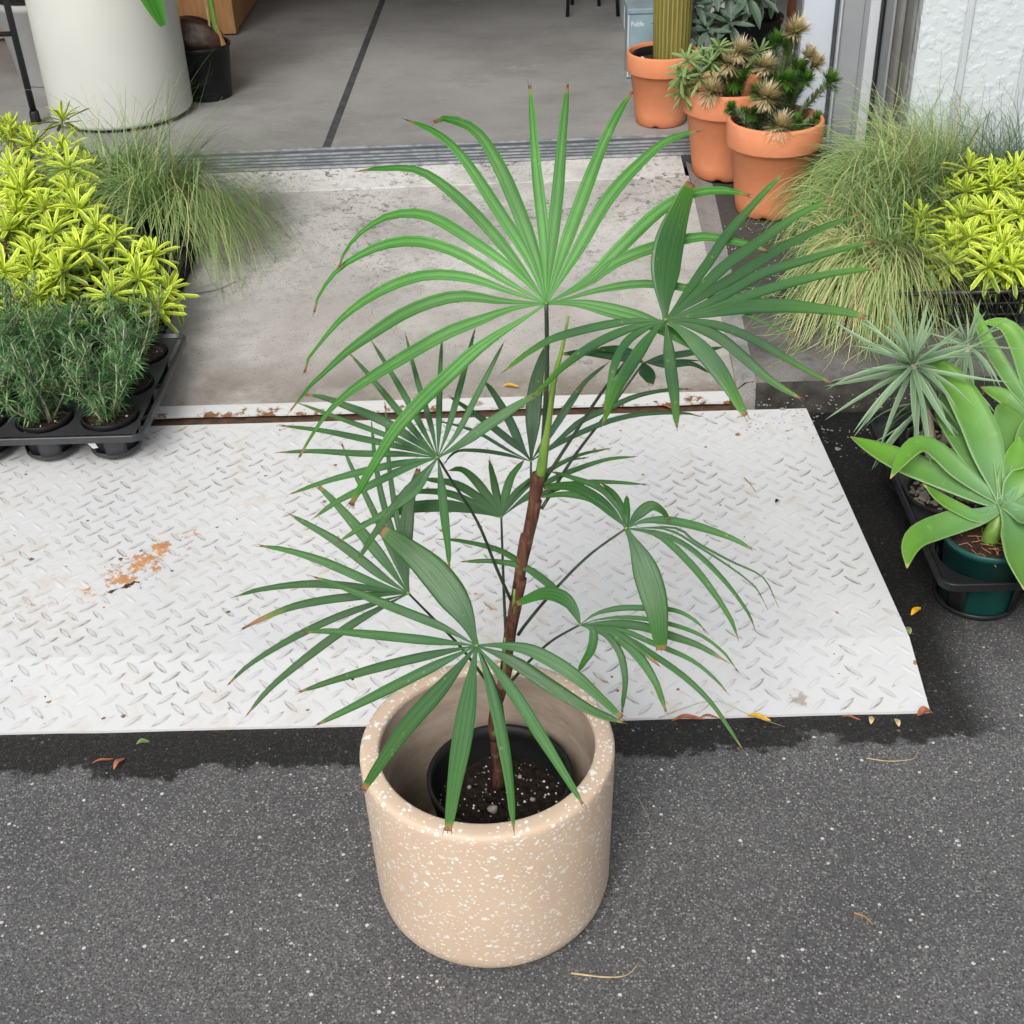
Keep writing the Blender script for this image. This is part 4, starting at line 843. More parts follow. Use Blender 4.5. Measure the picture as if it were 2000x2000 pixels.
# new green spear and the green sheaths at the crown
mb = MB(); sp = spline(SPEAR, 14)
mb.tube(sp, [.0082-.0066*(i/14)**.8 for i in range(15)], 8)
mb.build('spear_leaf', 'petiole_green', PT, True)
for i0, i1, off in ((8, 12, .006), (16, 21, -.006), (24, 27, -.004)):
    q = tr[i0:i1+1]; MB().tube([p+Vector((off*j/len(q)*1.6, -.006, 0)) for j, p in enumerate(q)], [.0045-.003*j/len(q) for j in range(len(q))], 6).build('green_bract', 'petiole_green', tk, True)

def sst(a, b, x): x = max(0, min(1, (x-a)/(b-a))); return x*x*(3-2*x)
def palm_prof(blunt, b0=.13, b1=.34, taper=.45):
    return lambda v: (b0+(1-b0)*sst(0, b1, v)**.85)*(1-taper*sst(.50, .95, v)-max(.05, .97-taper-blunt)*sst(.90, 1.0, v))
for F in PALM:
    hub = Vector(F['hub']); tint = F['tint']
    lm = 'palm_leaf_young' if tint > .9 else 'palm_leaf_dusky' if tint == .35 else ('palm_leaf' if tint > .3 else 'palm_leaf_dark')
    pt = spline(F['pet'][::-1], 16)
    mb = MB(); mb.tube(pt, [.0040-.0014*i/16 for i in range(17)] if tint > .9 else [.0026-.0010*i/16 for i in range(17)], 7)
    fo = mb.build('frond', 'petiole_dark', PT, True)
    n = Vector(F['n'])
    mbk = MB(); blob(mbk, hub+n*.001, .0030 if tint > .3 else .0022, .7, 3); mbk.build('hastula', 'petiole_green', fo, True)
    for li, (P, wd, rib, br) in enumerate(F['lv']):
        mb = MB()
        nn = (n+Vector((random.uniform(-.22,.22), random.uniform(-.1,.1), random.uniform(-.12,.12)))).normalized()
        ribbon(mb, P, wd*(.91 if tint > .9 else 1.0), nn, max(rib, 2), (palm_prof(random.uniform(.04, .20), taper=.75 if len(P) > 8 else .45) if rib < 3 else palm_prof(.30, .16, .42)), 18, (.42 if rib < 3 else .62), -.10, br*random.uniform(.5, 1.1)*(.25 if tint > .9 else .6), random.uniform(-.35, .35))
        # split, dried points at the leaflet end
        e = Vector(P[-1]); d = (e-Vector(P[-2])).normalized(); S = d.cross(n).normalized()
        k = 1+(rib > 2)+(random.random() < .4); nf = len(mb.f)
        for q in range(k):
            o_ = (q-(k-1)/2)*wd*.16
            mb.tube([e-d*.004+S*o_, e+d*random.uniform(.003, .008)+S*(o_*1.4)], [.0007, .0002], 4)
        mb.mi[nf:] = [1]*(len(mb.f)-nf)
        mb.build('leaflet', [lm, 'stem_red_brown'], fo, True)

# ================================================================== GENERIC PLANT PIECES
def leaf_mesh(name, mat, kind, bend, seed):
    rnd = random.Random(seed); mb = MB(); m, nu = 7, 5
    prof = {'spoon': lambda v: .25+.75*math.sin(math.pi*min(1, v*.62+.12))**1.2 if v < .8 else (.25+.75*math.sin(math.pi*(.8*.62+.12))**1.2)*math.sqrt(max(0, 1-((v-.8)/.2)**2))*.98+.01,
            'sword': lambda v: (.55+.45*sst(0, .25, v))*(1-v**2.6)+.015,
            'oval': lambda v: math.sin(math.pi*min(.985, v*.93+.05))**.8}[kind]
    ratio = {'spoon': .19, 'sword': .085, 'oval': .34}[kind]
    vs = []; uv = []; fs = []; ang = 0; y = z = 0.0
    for i in range(m+1):
        v = i/m
        if i: y += math.cos(ang)/m; z += math.sin(ang)/m; ang -= bend/m
        hw = ratio*.5*max(.02, prof(v))
        for k in range(nu):
            e = 2*k/(nu-1)-1; vs.append((hw*e, y, z+abs(e)*hw*.38)); uv.append((k/(nu-1), max(v, .001)))
    fs = [(i*nu+k, i*nu+k+1, (i+1)*nu+k+1, (i+1)*nu+k) for i in range(m) for k in range(nu-1)]
    o = mb.add(vs, fs, uv).build(name, mat, smooth=True); me = o.data; bpy.data.objects.remove(o); return me
LEAF = {}
for nm, mt, kd in (('euph', 'euphorbia_leaf', 'spoon'), ('euph_old', 'euphorbia_old_leaf', 'spoon'), ('pale', 'pale_leaf', 'spoon'), ('grey', 'grey_leaf', 'oval'), ('blue', 'blue_green_leaf', 'sword')):
    LEAF[nm] = [leaf_mesh('leaf', mt, kd, b_, i) for i, b_ in enumerate((-.25, .15, .5, .9))]
def put_leaf(me, parent, loc, d, up, ln, wid=1.0):
    Y = Vector(d).normalized(); X = Y.cross(up)
    if X.length < 1e-4: X = Vector((1, 0, 0))
    X.normalize(); Z = X.cross(Y)
    o = bpy.data.objects.new('leaf', me); COL.objects.link(o); o.parent = parent
    ro = ROOT[parent]
    o.matrix_local = Matrix.Translation(Vector(loc)-Vector(ro)) @ Matrix((X*wid, Y, Z)).transposed().to_4x4() @ Matrix.Scale(ln, 4)
    return o
def rosette(parent, c, axis, n, ln, meshes, old=None, lo=-25, hi=80, wid=1.0, jit=.18):
    c = Vector(c); ax = Vector(axis).normalized(); a = ax.orthogonal().normalized(); b = ax.cross(a); ph0 = random.uniform(0, 6.28)
    for i in range(n):
        k = i/(n-1); el = R(hi+(lo-hi)*k**.8+random.uniform(-8, 8)); ph = ph0+i*2.39996+random.uniform(-.15, .15)
        rdir = a*math.cos(ph)+b*math.sin(ph); d = rdir*math.cos(el)+ax*math.sin(el); up = ax*math.cos(el)-rdir*math.sin(el)
        l = ln*(.55+.45*min(1, k*1.8))*random.uniform(1-jit, 1+jit)
        ms = old if (old and k > .72) else meshes
        put_leaf(random.choice(ms), parent, c+rdir*.003-ax*(.020*k), d, up, l, wid*random.uniform(.9, 1.1))
def arc_stem(mb, a, b, r0, r1, sag=.12):
    a = Vector(a); b = Vector(b); L_ = (b-a).length; pts = []
    for i in range(7):
        t_ = i/6; p = a.lerp(b, t_); hx = Vector((b.x-a.x, b.y-a.y, 0)); p -= hx*(sag*4*t_*(1-t_)); pts.append(p)
    mb.tube(pts, [r0+(r1-r0)*i/6 for i in range(7)], 7); return (pts[-1]-pts[-2]).normalized()

def plastic_pot(parent, c, r, h, m='black_plastic', soil=True, name='pot', sm='coco_soil', depth_=.02):
    MB().lathe([(0,.001),(r*.78,.001),(r*.80,.004),(r*.96,h-.014),(r,h-.013),(r,h-.001),(r*.985,h),(r*.93,h-.001),(r*.92,h-.02),(r*.76,.012),(0,.012)], 36, c).build(name, m, parent, True)
    if soil: return MB().disc((c[0], c[1], c[2]+h-depth_), r*.925, 24, 7, .0035).build('soil', sm, parent, True)

def blades(mb, base, r0, n, length, az, az_sp, tilt, grav, width, floor, seg=10, tone=(0,1), curl=.0, swirl=0.0):
    n = int(n*.66); width *= 1.25; length *= 1.08; curl = curl*2.2+.03
    for _ in range(n):
        if _ % 7 == 0:                      # blades hang together in locks
            A0 = az+random.gauss(0, az_sp); B0 = random.uniform(0, 6.28); Q0 = r0*math.sqrt(random.random()); T0 = random.uniform(*tilt); G0 = grav*random.uniform(.6, 1.4); N0 = random.uniform(*tone); S0 = random.uniform(.3, 1.5); L0 = random.uniform(.7, 1.15); W0 = random.uniform(-1, 1)
        loose = random.random() < .34
        a = A0+random.gauss(0, .09 if not loose else .6); q = Q0+random.uniform(-.008, .008); b = B0
        p = Vector((base[0]+q*math.cos(b)+random.uniform(-.006,.006), base[1]+q*math.sin(b)+random.uniform(-.006,.006), base[2])); th_ = T0+random.gauss(0, .05 if not loose else .2)
        d = Vector((math.cos(a)*math.sin(th_), math.sin(a)*math.sin(th_), math.cos(th_)))
        L_ = length*L0*random.uniform(.85, 1.1); ds = L_/seg; g = G0*random.uniform(.93, 1.07); wd = width*random.uniform(.7, 1.3)
        sw = swirl*S0+.12*W0
        tn = N0+random.gauss(0, .14); vs = []
        for i in range(seg+1):
            S = d.cross(Vector((0, 0, 1))); S = S.normalized() if S.length > 1e-3 else Vector((1, 0, 0))
            S = (S+Vector((0, 0, .3))).normalized()
            k = wd*(1-.75*(i/seg)**1.5)*.5; vs += [p-S*k, p+S*k]
            p = p+d*ds; fl_ = floor(p.x, p.y)+.002+.01*random.random()
            if p.z < fl_: p.z = fl_; d.z = max(d.z, .02)
            d = (d+Vector((random.uniform(-curl, curl), random.uniform(-curl, curl), -g*ds))).normalized()
            if sw: d = Matrix.Rotation(sw*ds*8, 3, 'Z') @ d
        mb.add(vs, [(2*i, 2*i+1, 2*i+3, 2*i+2) for i in range(seg)], tone=[max(0, min(1, tn+random.uniform(-.08,.08)))]*len(vs))
def ground_z(x, y):
    if y > 3.15: return .17
    if y > 2.81: return .16
    if y > 1.512: return slab_z(y) if x > .64 else ramp_z(y)
    if y > 1.42: return .055
    if y > .38 and x < .8: return plate_z(y)
    return 0.0

# ================================================================== LEFT: VARIEGATED EUPHORBIAS IN A LATTICE TRAY
def lattice_tray(name, label, x0, x1, y0, y1, zf, h, step=.028):
    t_ = thing(name, ((x0+x1)/2, (y0+y1)/2, zf(x0, y0)), label, 'plant tray')
    def zz(x, y): return zf(x, y)+.003
    def side(ax, ay, bx, by):
        mb = MB(); L_ = math.hypot(bx-ax, by-ay); n = max(3, int(L_/step))
        for k in range(n+1):
            x = ax+(bx-ax)*k/n; y = ay+(by-ay)*k/n; z = zz(x, y); mb.box(x-.0028, x+.0028, y-.0028, y+.0028, z, z+h-.004)
        for f in (.02, .34, .66):
            mb.tube([(ax, ay, zz(ax, ay)+h*f), (bx, by, zz(bx, by)+h*f)], .0032, 6)
        mb.build('side_lattice', 'black_plastic', t_)
        mb = MB(); mb.tube([(ax, ay, zz(ax, ay)+h), (bx, by, zz(bx, by)+h)], .0062, 8); mb.build('rim', 'grey_black_plastic', t_, True)
    side(x0, y0, x1, y0); side(x1, y0, x1, y1); side(x1, y1, x0, y1); side(x0, y1, x0, y0)
    mb = MB(); mb.add([(x0, y0, zz(x0,y0)+.004), (x1, y0, zz(x1,y0)+.004), (x1, y1, zz(x1,y1)+.004), (x0, y1, zz(x0,y1)+.004)], [(0,1,2,3)]); mb.build('base', 'black_plastic', t_)
    return t_
lattice_tray('plant_tray', 'black lattice plant tray under the left yellow-edged euphorbias', -1.50, -.925, 1.76, 2.40, ground_z, .062)

EUPH_L = [(-1.375,2.678,.36),(-1.506,2.78,.34),(-1.504,2.542,.34),(-1.418,2.45,.36),(-1.413,2.357,.34),(-1.248,2.289,.36),(-1.287,2.167,.36),(-1.197,2.187,.34),(-1.368,2.082,.33),(-1.246,1.907,.32),(-1.125,1.929,.33),(-1.04,1.975,.34),(-.933,1.931,.30),(-1.154,1.829,.31),(-1.248,1.869,.30),(-1.006,1.747,.27),(-1.211,1.782,.26),(-.953,1.832,.28),(-1.316,1.853,.30),(-1.223,2.023,.34),(-1.108,2.037,.34),(-1.365,2.162,.35),(-1.618,2.922,.36),(-1.435,2.908,.38),(-1.301,2.482,.36)]
EUPH_R = [(1.17,2.043,.30),(1.333,2.184,.32),(1.405,2.176,.33),(1.489,2.256,.35),(1.264,1.90,.30),(1.331,1.831,.30),(1.416,1.982,.33),(1.344,1.775,.27),(1.233,1.901,.26),(1.162,2.015,.27),(1.345,2.014,.32),(1.40,1.89,.30),(1.355,2.253,.36),(1.308,1.819,.27)]
def euphorbia(cents, base, label, group):
    z0 = ground_z(base[0], base[1])+.009
    t_ = thing('euphorbia_plant', (base[0], base[1], z0), label, 'plant', group)
    plastic_pot(t_, (base[0], base[1], z0), .062, .10)
    ex = []
    for q in range(6):
        c = random.choice(cents); ex.append((c[0]+random.uniform(-.075,.075), c[1]+random.uniform(-.075,.075), c[2]-random.uniform(.02,.09)))
    for c in list(cents)+ex:
        mb = MB(); s0 = (base[0]+random.uniform(-.02,.02), base[1]+random.uniform(-.02,.02), z0+.08)
        d = arc_stem(mb, s0, c, .0042, .003); stem = mb.build('stem', 'stem_red_brown' if random.random() < .5 else 'stem_olive', t_, True)
        out = Vector((c[0]-base[0], c[1]-base[1], 0)); ax = (Vector((0, -.22, 1))+out*2.2).normalized()
        rosette(stem, c, ax, random.randint(22, 28), random.uniform(.072, .088), LEAF['euph'], LEAF['euph_old'], -22, 84, wid=.86)
        # older leaves lower on the stem
        cv = Vector(c); sv = Vector(s0)
        for q in range(11):
            f_ = random.uniform(.35, .9); a = random.uniform(0, 6.28); p_ = sv.lerp(cv, f_)-Vector((cv.x-sv.x, cv.y-sv.y, 0))*(.12*4*f_*(1-f_))
            put_leaf(random.choice(LEAF['euph_old']), stem, p_, (math.cos(a), math.sin(a), random.uniform(-.4,.35)), Vector((0,0,1)), random.uniform(.045, .062))
GL = 'yellow-edged euphorbias in the left tray'
for idx, base, lab in [
    ([0,23,24], (-1.36, 2.62), 'yellow-edged euphorbia at the back of the left bed, in front of the tall white planter'),
    ([1,2,22], (-1.52, 2.70), 'yellow-edged euphorbia at the left picture edge, just below the black metal leg'),
    ([3,4], (-1.40, 2.38), 'yellow-edged euphorbia in the third row of the left tray at the picture edge'),
    ([5,7], (-1.22, 2.27), 'yellow-edged euphorbia pressed against the curly grass of the left tray'),
    ([6,19,20], (-1.20, 2.07), 'yellow-edged euphorbia in the middle of the left tray'),
    ([8,21,18], (-1.38, 2.02), 'yellow-edged euphorbia at the left picture edge behind the rosemary'),
    ([9,14,16], (-1.25, 1.86), 'yellow-edged euphorbia just behind the left rosemary pots'),
    ([10,11,12], (-1.03, 1.95), 'yellow-edged euphorbia spreading over the right rim of the left tray'),
    ([13,15,17], (-1.05, 1.83), 'yellow-edged euphorbia drooping over the rosemary at the front of the left tray')]:
    euphorbia([EUPH_L[i] for i in idx], base, lab, GL)
lattice_tray('plant_tray', 'black lattice plant tray under the right yellow-edged euphorbias', 1.06, 1.75, 1.76, 2.30, ground_z, .10)
GR = 'yellow-edged euphorbias in the right tray'
for idx, base, lab in [
    ([0,9,8], (1.18, 1.97), 'yellow-edged euphorbia nearest the hanging grass on the right'),
    ([4,5], (1.28, 1.88), 'yellow-edged euphorbia at the front rim of the right tray'),
    ([7,13,11], (1.37, 1.84), 'yellow-edged euphorbia at the front right, leaning over the black tray'),
    ([1,12], (1.33, 2.18), 'yellow-edged euphorbia at the back of the right tray below the plaster wall'),
    ([2,10,6], (1.41, 2.06), 'yellow-edged euphorbia in the middle of the right tray'),
    ([3], (1.50, 2.24), 'yellow-edged euphorbia furthest back at the right picture edge, by the plaster wall')]:
    euphorbia([EUPH_R[i] for i in idx], base, lab, GR)

# ================================================================== CURLY GRASSES
def grass(loc, label, specs, mat='curly_grass', r=.075, h=.10, group='curly grass tufts'):
    z0 = ground_z(loc[0], loc[1])+.004
    t_ = thing('grass_tuft', (loc[0], loc[1], z0), label, 'grass', group)
    plastic_pot(t_, (loc[0], loc[1], z0), r, h)
    mb = MB()
    for sp_ in specs: blades(mb, (loc[0]+sp_.pop('ox', 0), loc[1]+sp_.pop('oy', 0), z0+h-.015), floor=ground_z, **sp_)
    stuff(mb.build('blades', mat, t_))
D = math.pi/180
grass((-1.05, 2.45), 'arching olive curly grass tuft spilling right over the concrete on the left', [
    dict(r0=.08, n=900, length=.50, az=5*D, az_sp=.55, tilt=(.30,.85), grav=4.6, width=.0024, tone=(.1,.85), curl=.035, swirl=-.14),
    dict(r0=.08, n=420, length=.40, az=-65*D, az_sp=.8, tilt=(.4,1.0), grav=5.2, width=.0024, tone=(.2,1), curl=.06),
    dict(r0=.08, n=420, length=.34, az=140*D, az_sp=1.0, tilt=(.5,1.1), grav=5.0, width=.0024, tone=(0,.7), curl=.05),
    dict(r0=.06, n=260, length=.56, az=-5*D, az_sp=.40, tilt=(.5,.9), grav=4.8, width=.0013, tone=(.5,1), curl=.10)])
grass((-1.20, 2.66), 'blue-green curly grass tuft behind the left euphorbias, below the white planter', [
    dict(r0=.08, n=560, length=.32, az=60*D, az_sp=2.0, tilt=(.5,1.1), grav=5.0, width=.0023, tone=(0,.6), curl=.05),
    dict(r0=.08, n=460, length=.42, az=-20*D, az_sp=.6, tilt=(.4,1.0), grav=4.5, width=.0023, tone=(.1,.8), curl=.05)])
grass((1.19, 2.40), 'large swirling curly grass tuft on the right beside the front terracotta pot', [
    dict(r0=.09, n=1200, length=.40, az=195*D, az_sp=.75, tilt=(.35,1.0), grav=5.6, width=.0024, tone=(.05,.9), curl=.04, swirl=.30),
    dict(r0=.09, n=800, length=.40, az=280*D, az_sp=.8, tilt=(.4,1.1), grav=5.5, width=.0024, tone=(.2,1), curl=.05, swirl=.9),
    dict(r0=.09, n=800, length=.42, az=10*D, az_sp=.8, tilt=(.5,1.1), grav=4.4, width=.0024, tone=(0,.7), curl=.04, swirl=.3),
    dict(r0=.08, n=420, length=.30, az=90*D, az_sp=1.2, tilt=(.3,.9), grav=6, width=.0018, tone=(.3,1), curl=.10, swirl=.5)])
grass((1.34, 2.48), 'loose curly grass tuft on the right against the plaster wall', [
    dict(r0=.08, n=620, length=.36, az=60*D, az_sp=2.5, tilt=(.3,1.0), grav=5.5, width=.0022, tone=(.2,1), curl=.08),
    dict(r0=.08, n=420, length=.44, az=200*D, az_sp=.5, tilt=(.6,1.1), grav=4, width=.0024, tone=(.2,.8), curl=.04)])
grass((1.52, 2.44), 'dark green fine grass tuft at the right picture edge below the wall', [
    dict(r0=.06, n=700, length=.30, az=90*D, az_sp=2.5, tilt=(.2,.9), grav=5.5, width=.0021, tone=(0,.8), curl=.09)], 'green_grass')
grass((1.04, 1.97), 'pale grass tuft hanging in long strands over the kerb on the right', [
    dict(r0=.08, n=950, length=.42, az=-100*D, az_sp=.62, tilt=(.5,1.20), grav=9, width=.0022, tone=(.4,1), curl=.04),
    dict(r0=.08, n=300, length=.24, az=190*D, az_sp=.8, tilt=(.4,1.1), grav=6.5, width=.0021, tone=(.3,1), curl=.12),
    dict(r0=.08, n=420, length=.36, az=10*D, az_sp=.9, tilt=(.4,1.1), grav=6, width=.0022, tone=(.1,.8), curl=.05)], r=.085, h=.105)
grass((1.08, 2.20), 'curly grass tuft between the swirling and the hanging tuft on the right', [
    dict(r0=.08, n=720, length=.32, az=-130*D, az_sp=.9, tilt=(.35,1.1), grav=6.0, width=.0024, tone=(.05,.8), curl=.05, swirl=.4),
    dict(r0=.08, n=460, length=.42, az=-20*D, az_sp=.6, tilt=(.5,1.1), grav=5, width=.0024, tone=(.1,.7), curl=.04)])

# ================================================================== CELL TRAYS
def ring_plate(mb, cx, cy, hx, hy, r, z, seg=32):
    vs = []
    for k in range(seg):
        a = 2*math.pi*k/seg; c, s_ = math.cos(a), math.sin(a); q = 1/max(abs(c), abs(s_))
        vs += [(cx+r*c, cy+r*s_, z), (cx+hx*c*q, cy+hy*s_*q, z)]
    mb.add(vs, [(2*k, 2*k+1, (2*k+3) % (2*seg), (2*k+2) % (2*seg)) for k in range(seg)])
def arc_panel(mb, c, r0, r1, z0, z1, a0, a1, th_=.002, n=5):
    vs = []
    for i in range(n+1):
        a = a0+(a1-a0)*i/n
        for (r, z) in ((r0, z0), (r1, z1), (r1+th_, z1), (r0+th_, z0)): vs.append((c[0]+r*math.cos(a), c[1]+r*math.sin(a), z))
    fs = []
    for i in range(n):
        for k in range(4): fs.append((4*i+k, 4*i+4+k, 4*i+4+(k+1) % 4, 4*i+(k+1) % 4))
    fs += [(0,1,2,3), (4*n+3, 4*n+2, 4*n+1, 4*n)]
    mb.add(vs, fs)
def cell_tray(name, label, cols, rows, hx, hy, r, zb, zt, margin, m, phase=.3, strut=.42):
    x0, x1, y0, y1 = min(cols)-hx, max(cols)+hx, min(rows)-hy, max(rows)+hy
    t_ = thing(name, ((x0+x1)/2, (y0+y1)/2, zb), label, 'plant tray')
    for cx in cols:
        for cy in rows:
            mb = MB(); ring_plate(mb, cx, cy, hx, hy, r*1.03, zt-.008)
            mb.lathe([(r*1.03,zt-.008-zb),(r*1.0,zt-.02-zb),(r*1.03,zt-.02-zb)], 32, (cx, cy, zb))
            for q in range(4):
                a = phase+q*math.pi/2; arc_panel(mb, (cx, cy), r*.86, r*1.01, zb+.004, zt-.012, a-strut, a+strut)
            mb.lathe([(r*.80,.0),(r*.87,.0),(r*.90,.004),(r*.90,.012),(r*.86,.013),(r*.80,.004)], 32, (cx, cy, zb), close=True)
            mb.build('cell', m, t_, True)
    # rounded rim
    X0, X1, Y0, Y1 = x0-margin, x1+margin, y0-margin, y1+margin; cr = .03; pts = []
    for (cx, cy, a0) in ((X1-cr, Y0+cr, -90), (X1-cr, Y1-cr, 0), (X0+cr, Y1-cr, 90), (X0+cr, Y0+cr, 180)):
        for k in range(7): a = R(a0+15*k); pts.append((cx, cy, math.cos(a), math.sin(a)))
    prof = [(cr-.012, zt-.0085), (cr-.004, zt), (cr, zt), (cr+.0015, zt-.0015), (cr+.0015, zt-.017), (cr-.001, zt-.017), (cr-.0015, zt-.006), (cr-.010, zt-.012)]
    vs = [(cx+r_*c, cy+r_*s_, z) for cx, cy, c, s_ in pts for r_, z in prof]; n = len(prof); N = len(pts)
    MB().add(vs, [(i*n+k, ((i+1) % N)*n+k, ((i+1) % N)*n+(k+1) % n, i*n+(k+1) % n) for i in range(N) for k in range(n)]).build('rim', m, t_)
    return t_

RC, RR_ = [-.925, -1.082, -1.239], [1.312, 1.475, 1.638]
rt = cell_tray('seedling_tray', 'dark grey round-cell carry tray holding the rosemary pots on the white plate', RC, RR_, .0785, .0815, .067, .068, .156, .022, 'grey_black_plastic')
MB().add([(-.975,1.244,.128),(-.952,1.2435,.124),(-.945,1.2433,.105),(-.958,1.2438,.103)], [(0,3,2,1)]).build('sticker', 'white_label', rt)
row_w = ['front', 'middle', 'back']; col_w = ['right', 'centre', 'left']
def rosemary(x, y, label, seed):
    rnd = random.Random(seed); z0 = .0705
    t_ = thing('rosemary_plant', (x, y, z0), label, 'plant', 'potted rosemary seedlings')
    plastic_pot(t_, (x, y, z0), .0655, .090, depth_=.016)
    mbp = MB()
    for k in range(8):
        a = rnd.uniform(0, 6.28); q = .056*math.sqrt(rnd.random()); blob(mbp, (x+q*math.cos(a), y+q*math.sin(a), z0+.076), .001+.0024*rnd.random()**2, .8, k)
    stuff(mbp.build('perlite_grains', 'white_pebble', t_))
    nd = MB()
    def needles(pts, dens):
        acc = 0
        for a, b in zip(pts, pts[1:]):
            L_ = (b-a).length; T_ = (b-a).normalized(); acc += L_*dens
            while acc > 0:
                acc -= 1; p = a.lerp(b, rnd.random()); q = T_.orthogonal().normalized(); q.rotate(Matrix.Rotation(rnd.uniform(0, 6.28), 3, T_))
                d = (q*rnd.uniform(.8, 1.1)+T_*rnd.uniform(.25, .9)).normalized(); l = rnd.uniform(.022, .042); S = d.cross(Vector((0,0,1))).normalized()*rnd.uniform(.0011, .0017)
                e = p+d*l-Vector((0, 0, l*.12)); m_ = p+d*l*.5+Vector((0, 0, .001)); tn = min(1, max(0, rnd.gauss(.48, .30)))
                nd.add([p-S*.5, p+S*.5, m_+S, e, m_-S], [(0,1,2,4),(4,2,3)], tone=[tn]*5)
    for k in range(rnd.randint(6, 8)):
        a = rnd.uniform(0, 6.28); tl = rnd.uniform(.05, .8); L_ = rnd.uniform(.14, .235)
        p = Vector((x+rnd.uniform(-.02,.02), y+rnd.uniform(-.02,.02), z0+.07)); d = Vector((math.cos(a)*math.sin(tl), math.sin(a)*math.sin(tl), math.cos(tl))); pts = [p.copy()]
        for i in range(8):
            p = p+d*(L_/8); pts.append(p.copy()); d = (d+Vector((rnd.uniform(-.16,.16), rnd.uniform(-.16,.16), rnd.uniform(-.02,.10)))).normalized()
        MB().tube(pts, [.0030*(1-.6*i/8) for i in range(9)], 6).build('stem', 'stem_grey', t_, True)
        needles(pts, 360)
        for i in (2, 3, 4, 5, 6):
            if rnd.random() < .75:
                q = pts[i]; dd = Vector((rnd.uniform(-1,1), rnd.uniform(-1,1), rnd.uniform(.4,1.1))).normalized(); bl = rnd.uniform(.035, .085)
                bp = [q, q+dd*bl*.5, q+dd*bl+Vector((0,0,bl*.15))]
                MB().tube(bp, [.0013, .0011, .0006], 5).build('twig', 'stem_grey', t_, True); needles(bp, 380)
    stuff(nd.build('needles', 'rosemary_needles', t_))
for i, cx in enumerate(RC):
    for j, cy in enumerate(RR_):
        rosemary(cx, cy, 'rosemary seedling in the %s %s cell of the dark grey carry tray' % (row_w[j], col_w[i]), 11*i+j+5)

# right carry tray with agaves and the blue-green succulent
AC, AR = [.985, 1.200], [.722, .936, 1.150]
cell_tray('seedling_tray', 'large black round-cell carry tray holding the agave pots on the right', AC, AR, .1075, .107, .093, .003, .122, .006, 'black_plastic', .75, .24)
def agave(i, loc, pr_, label):
    A = AGAVE[i]
    t_ = thing('agave_plant', (loc[0], loc[1], .0055), label, 'agave', 'broad-leaved agaves in the right tray')
    so_ = plastic_pot(t_, (loc[0], loc[1], .0055), pr_, .158, 'green_plastic', depth_=.018)
    mb = MB()
    for k in range(26):
        a = random.uniform(0, 6.28); q = random.uniform(.01, .07); p0 = Vector((loc[0]+q*math.cos(a), loc[1]+q*math.sin(a), .1475)); b = random.uniform(0, 6.28)
        mb.tube([p0, p0+Vector((.012*math.cos(b), .012*math.sin(b), .004)), p0+Vector((.026*math.cos(b+.5), .026*math.sin(b+.5), .0))], .0008, 4)
    mb.build('roots', 'root', t_)
    hub = Vector(A['hub'])
    MB().tube([(loc[0], loc[1], .135), hub*.5+Vector((loc[0], loc[1], .14))*.5, hub], [.020, .016, .008], 10).build('stem', 'petiole_green', t_, True)
    for k, (P, wd) in enumerate(A['lv']):
        mb = MB(); n = Vector(A['n'])
        pf = lambda v: (.42+.58*sst(0, .40, v))*max(.02, (1-max(0, (v-.5)/.5)**2.3))
        ribbon(mb, P, wd*1.26, (n+Vector((random.uniform(-.25,.25), 0, random.uniform(0,.3)))).normalized(), 4, pf, 18, .0, .30, 0, random.uniform(-.25,.25))
        mb.v = [tuple(v) for v in mb.v]
        o = mb.build('leaf', 'agave_leaf', t_, True)
        s_ = o.modifiers.new('thickness', 'SOLIDIFY'); s_.thickness = .003; s_.offset = 0
agave(0, (.990, .722), .0915, 'broad-leaved pale green agave in the dark green pot at the right edge')
agave(1, (1.195, .936), .0915, 'second agave mostly beyond the right picture edge, behind the green-potted one')
def spiky(loc, hub, label, n, ln, zpot=.0055):
    t_ = thing('succulent_plant', (loc[0], loc[1], zpot), label, 'succulent', 'blue-green spiky succulents')
    plastic_pot(t_, (loc[0], loc[1], zpot), .086, .118, 'black_plastic', soil=True, depth_=.022)
    mb = MB()
    for k in range(150):
        a = random.uniform(0, 6.28); q = .076*math.sqrt(random.random()); blob(mb, (loc[0]+q*math.cos(a), loc[1]+q*math.sin(a), zpot+.099), random.uniform(.003, .0062), .75, k)
    stuff(mb.build('gravel', 'gravel_stone', t_))
    hub = Vector(hub); b0 = Vector((loc[0], loc[1], zpot+.09))
    pts = [b0.lerp(hub, k/8)+Vector((.004*math.sin(k*1.7), .003*math.cos(k*2.1), 0)) for k in range(9)]
    st_ = MB().tube(pts, [.0125-.003*k/8+.0012*(k % 2) for k in range(9)], 10).build('stem', 'stem_grey', t_, True)
    rosette(st_, hub, (-.10, -.30, 1), n, ln, LEAF['blue'], None, -48, 82, .78, .14)
    for q in range(16):
        a = random.uniform(0, 6.28); f_ = random.uniform(.55, .93)
        put_leaf(random.choice(LEAF['blue']), st_, b0.lerp(hub, f_), (math.cos(a), math.sin(a), random.uniform(-1.1, -.2)), Vector((0,0,1)), ln*random.uniform(.7, 1.1), .75)
spiky((.965, .940), (.862, .965, .420), 'blue-green spiky succulent on a bare stem, in front of the hanging grass', 66, .178)
spiky((1.02, 1.150), (1.035, 1.15, .365), 'blue-green spiky succulent half hidden behind the front one', 34, .130)

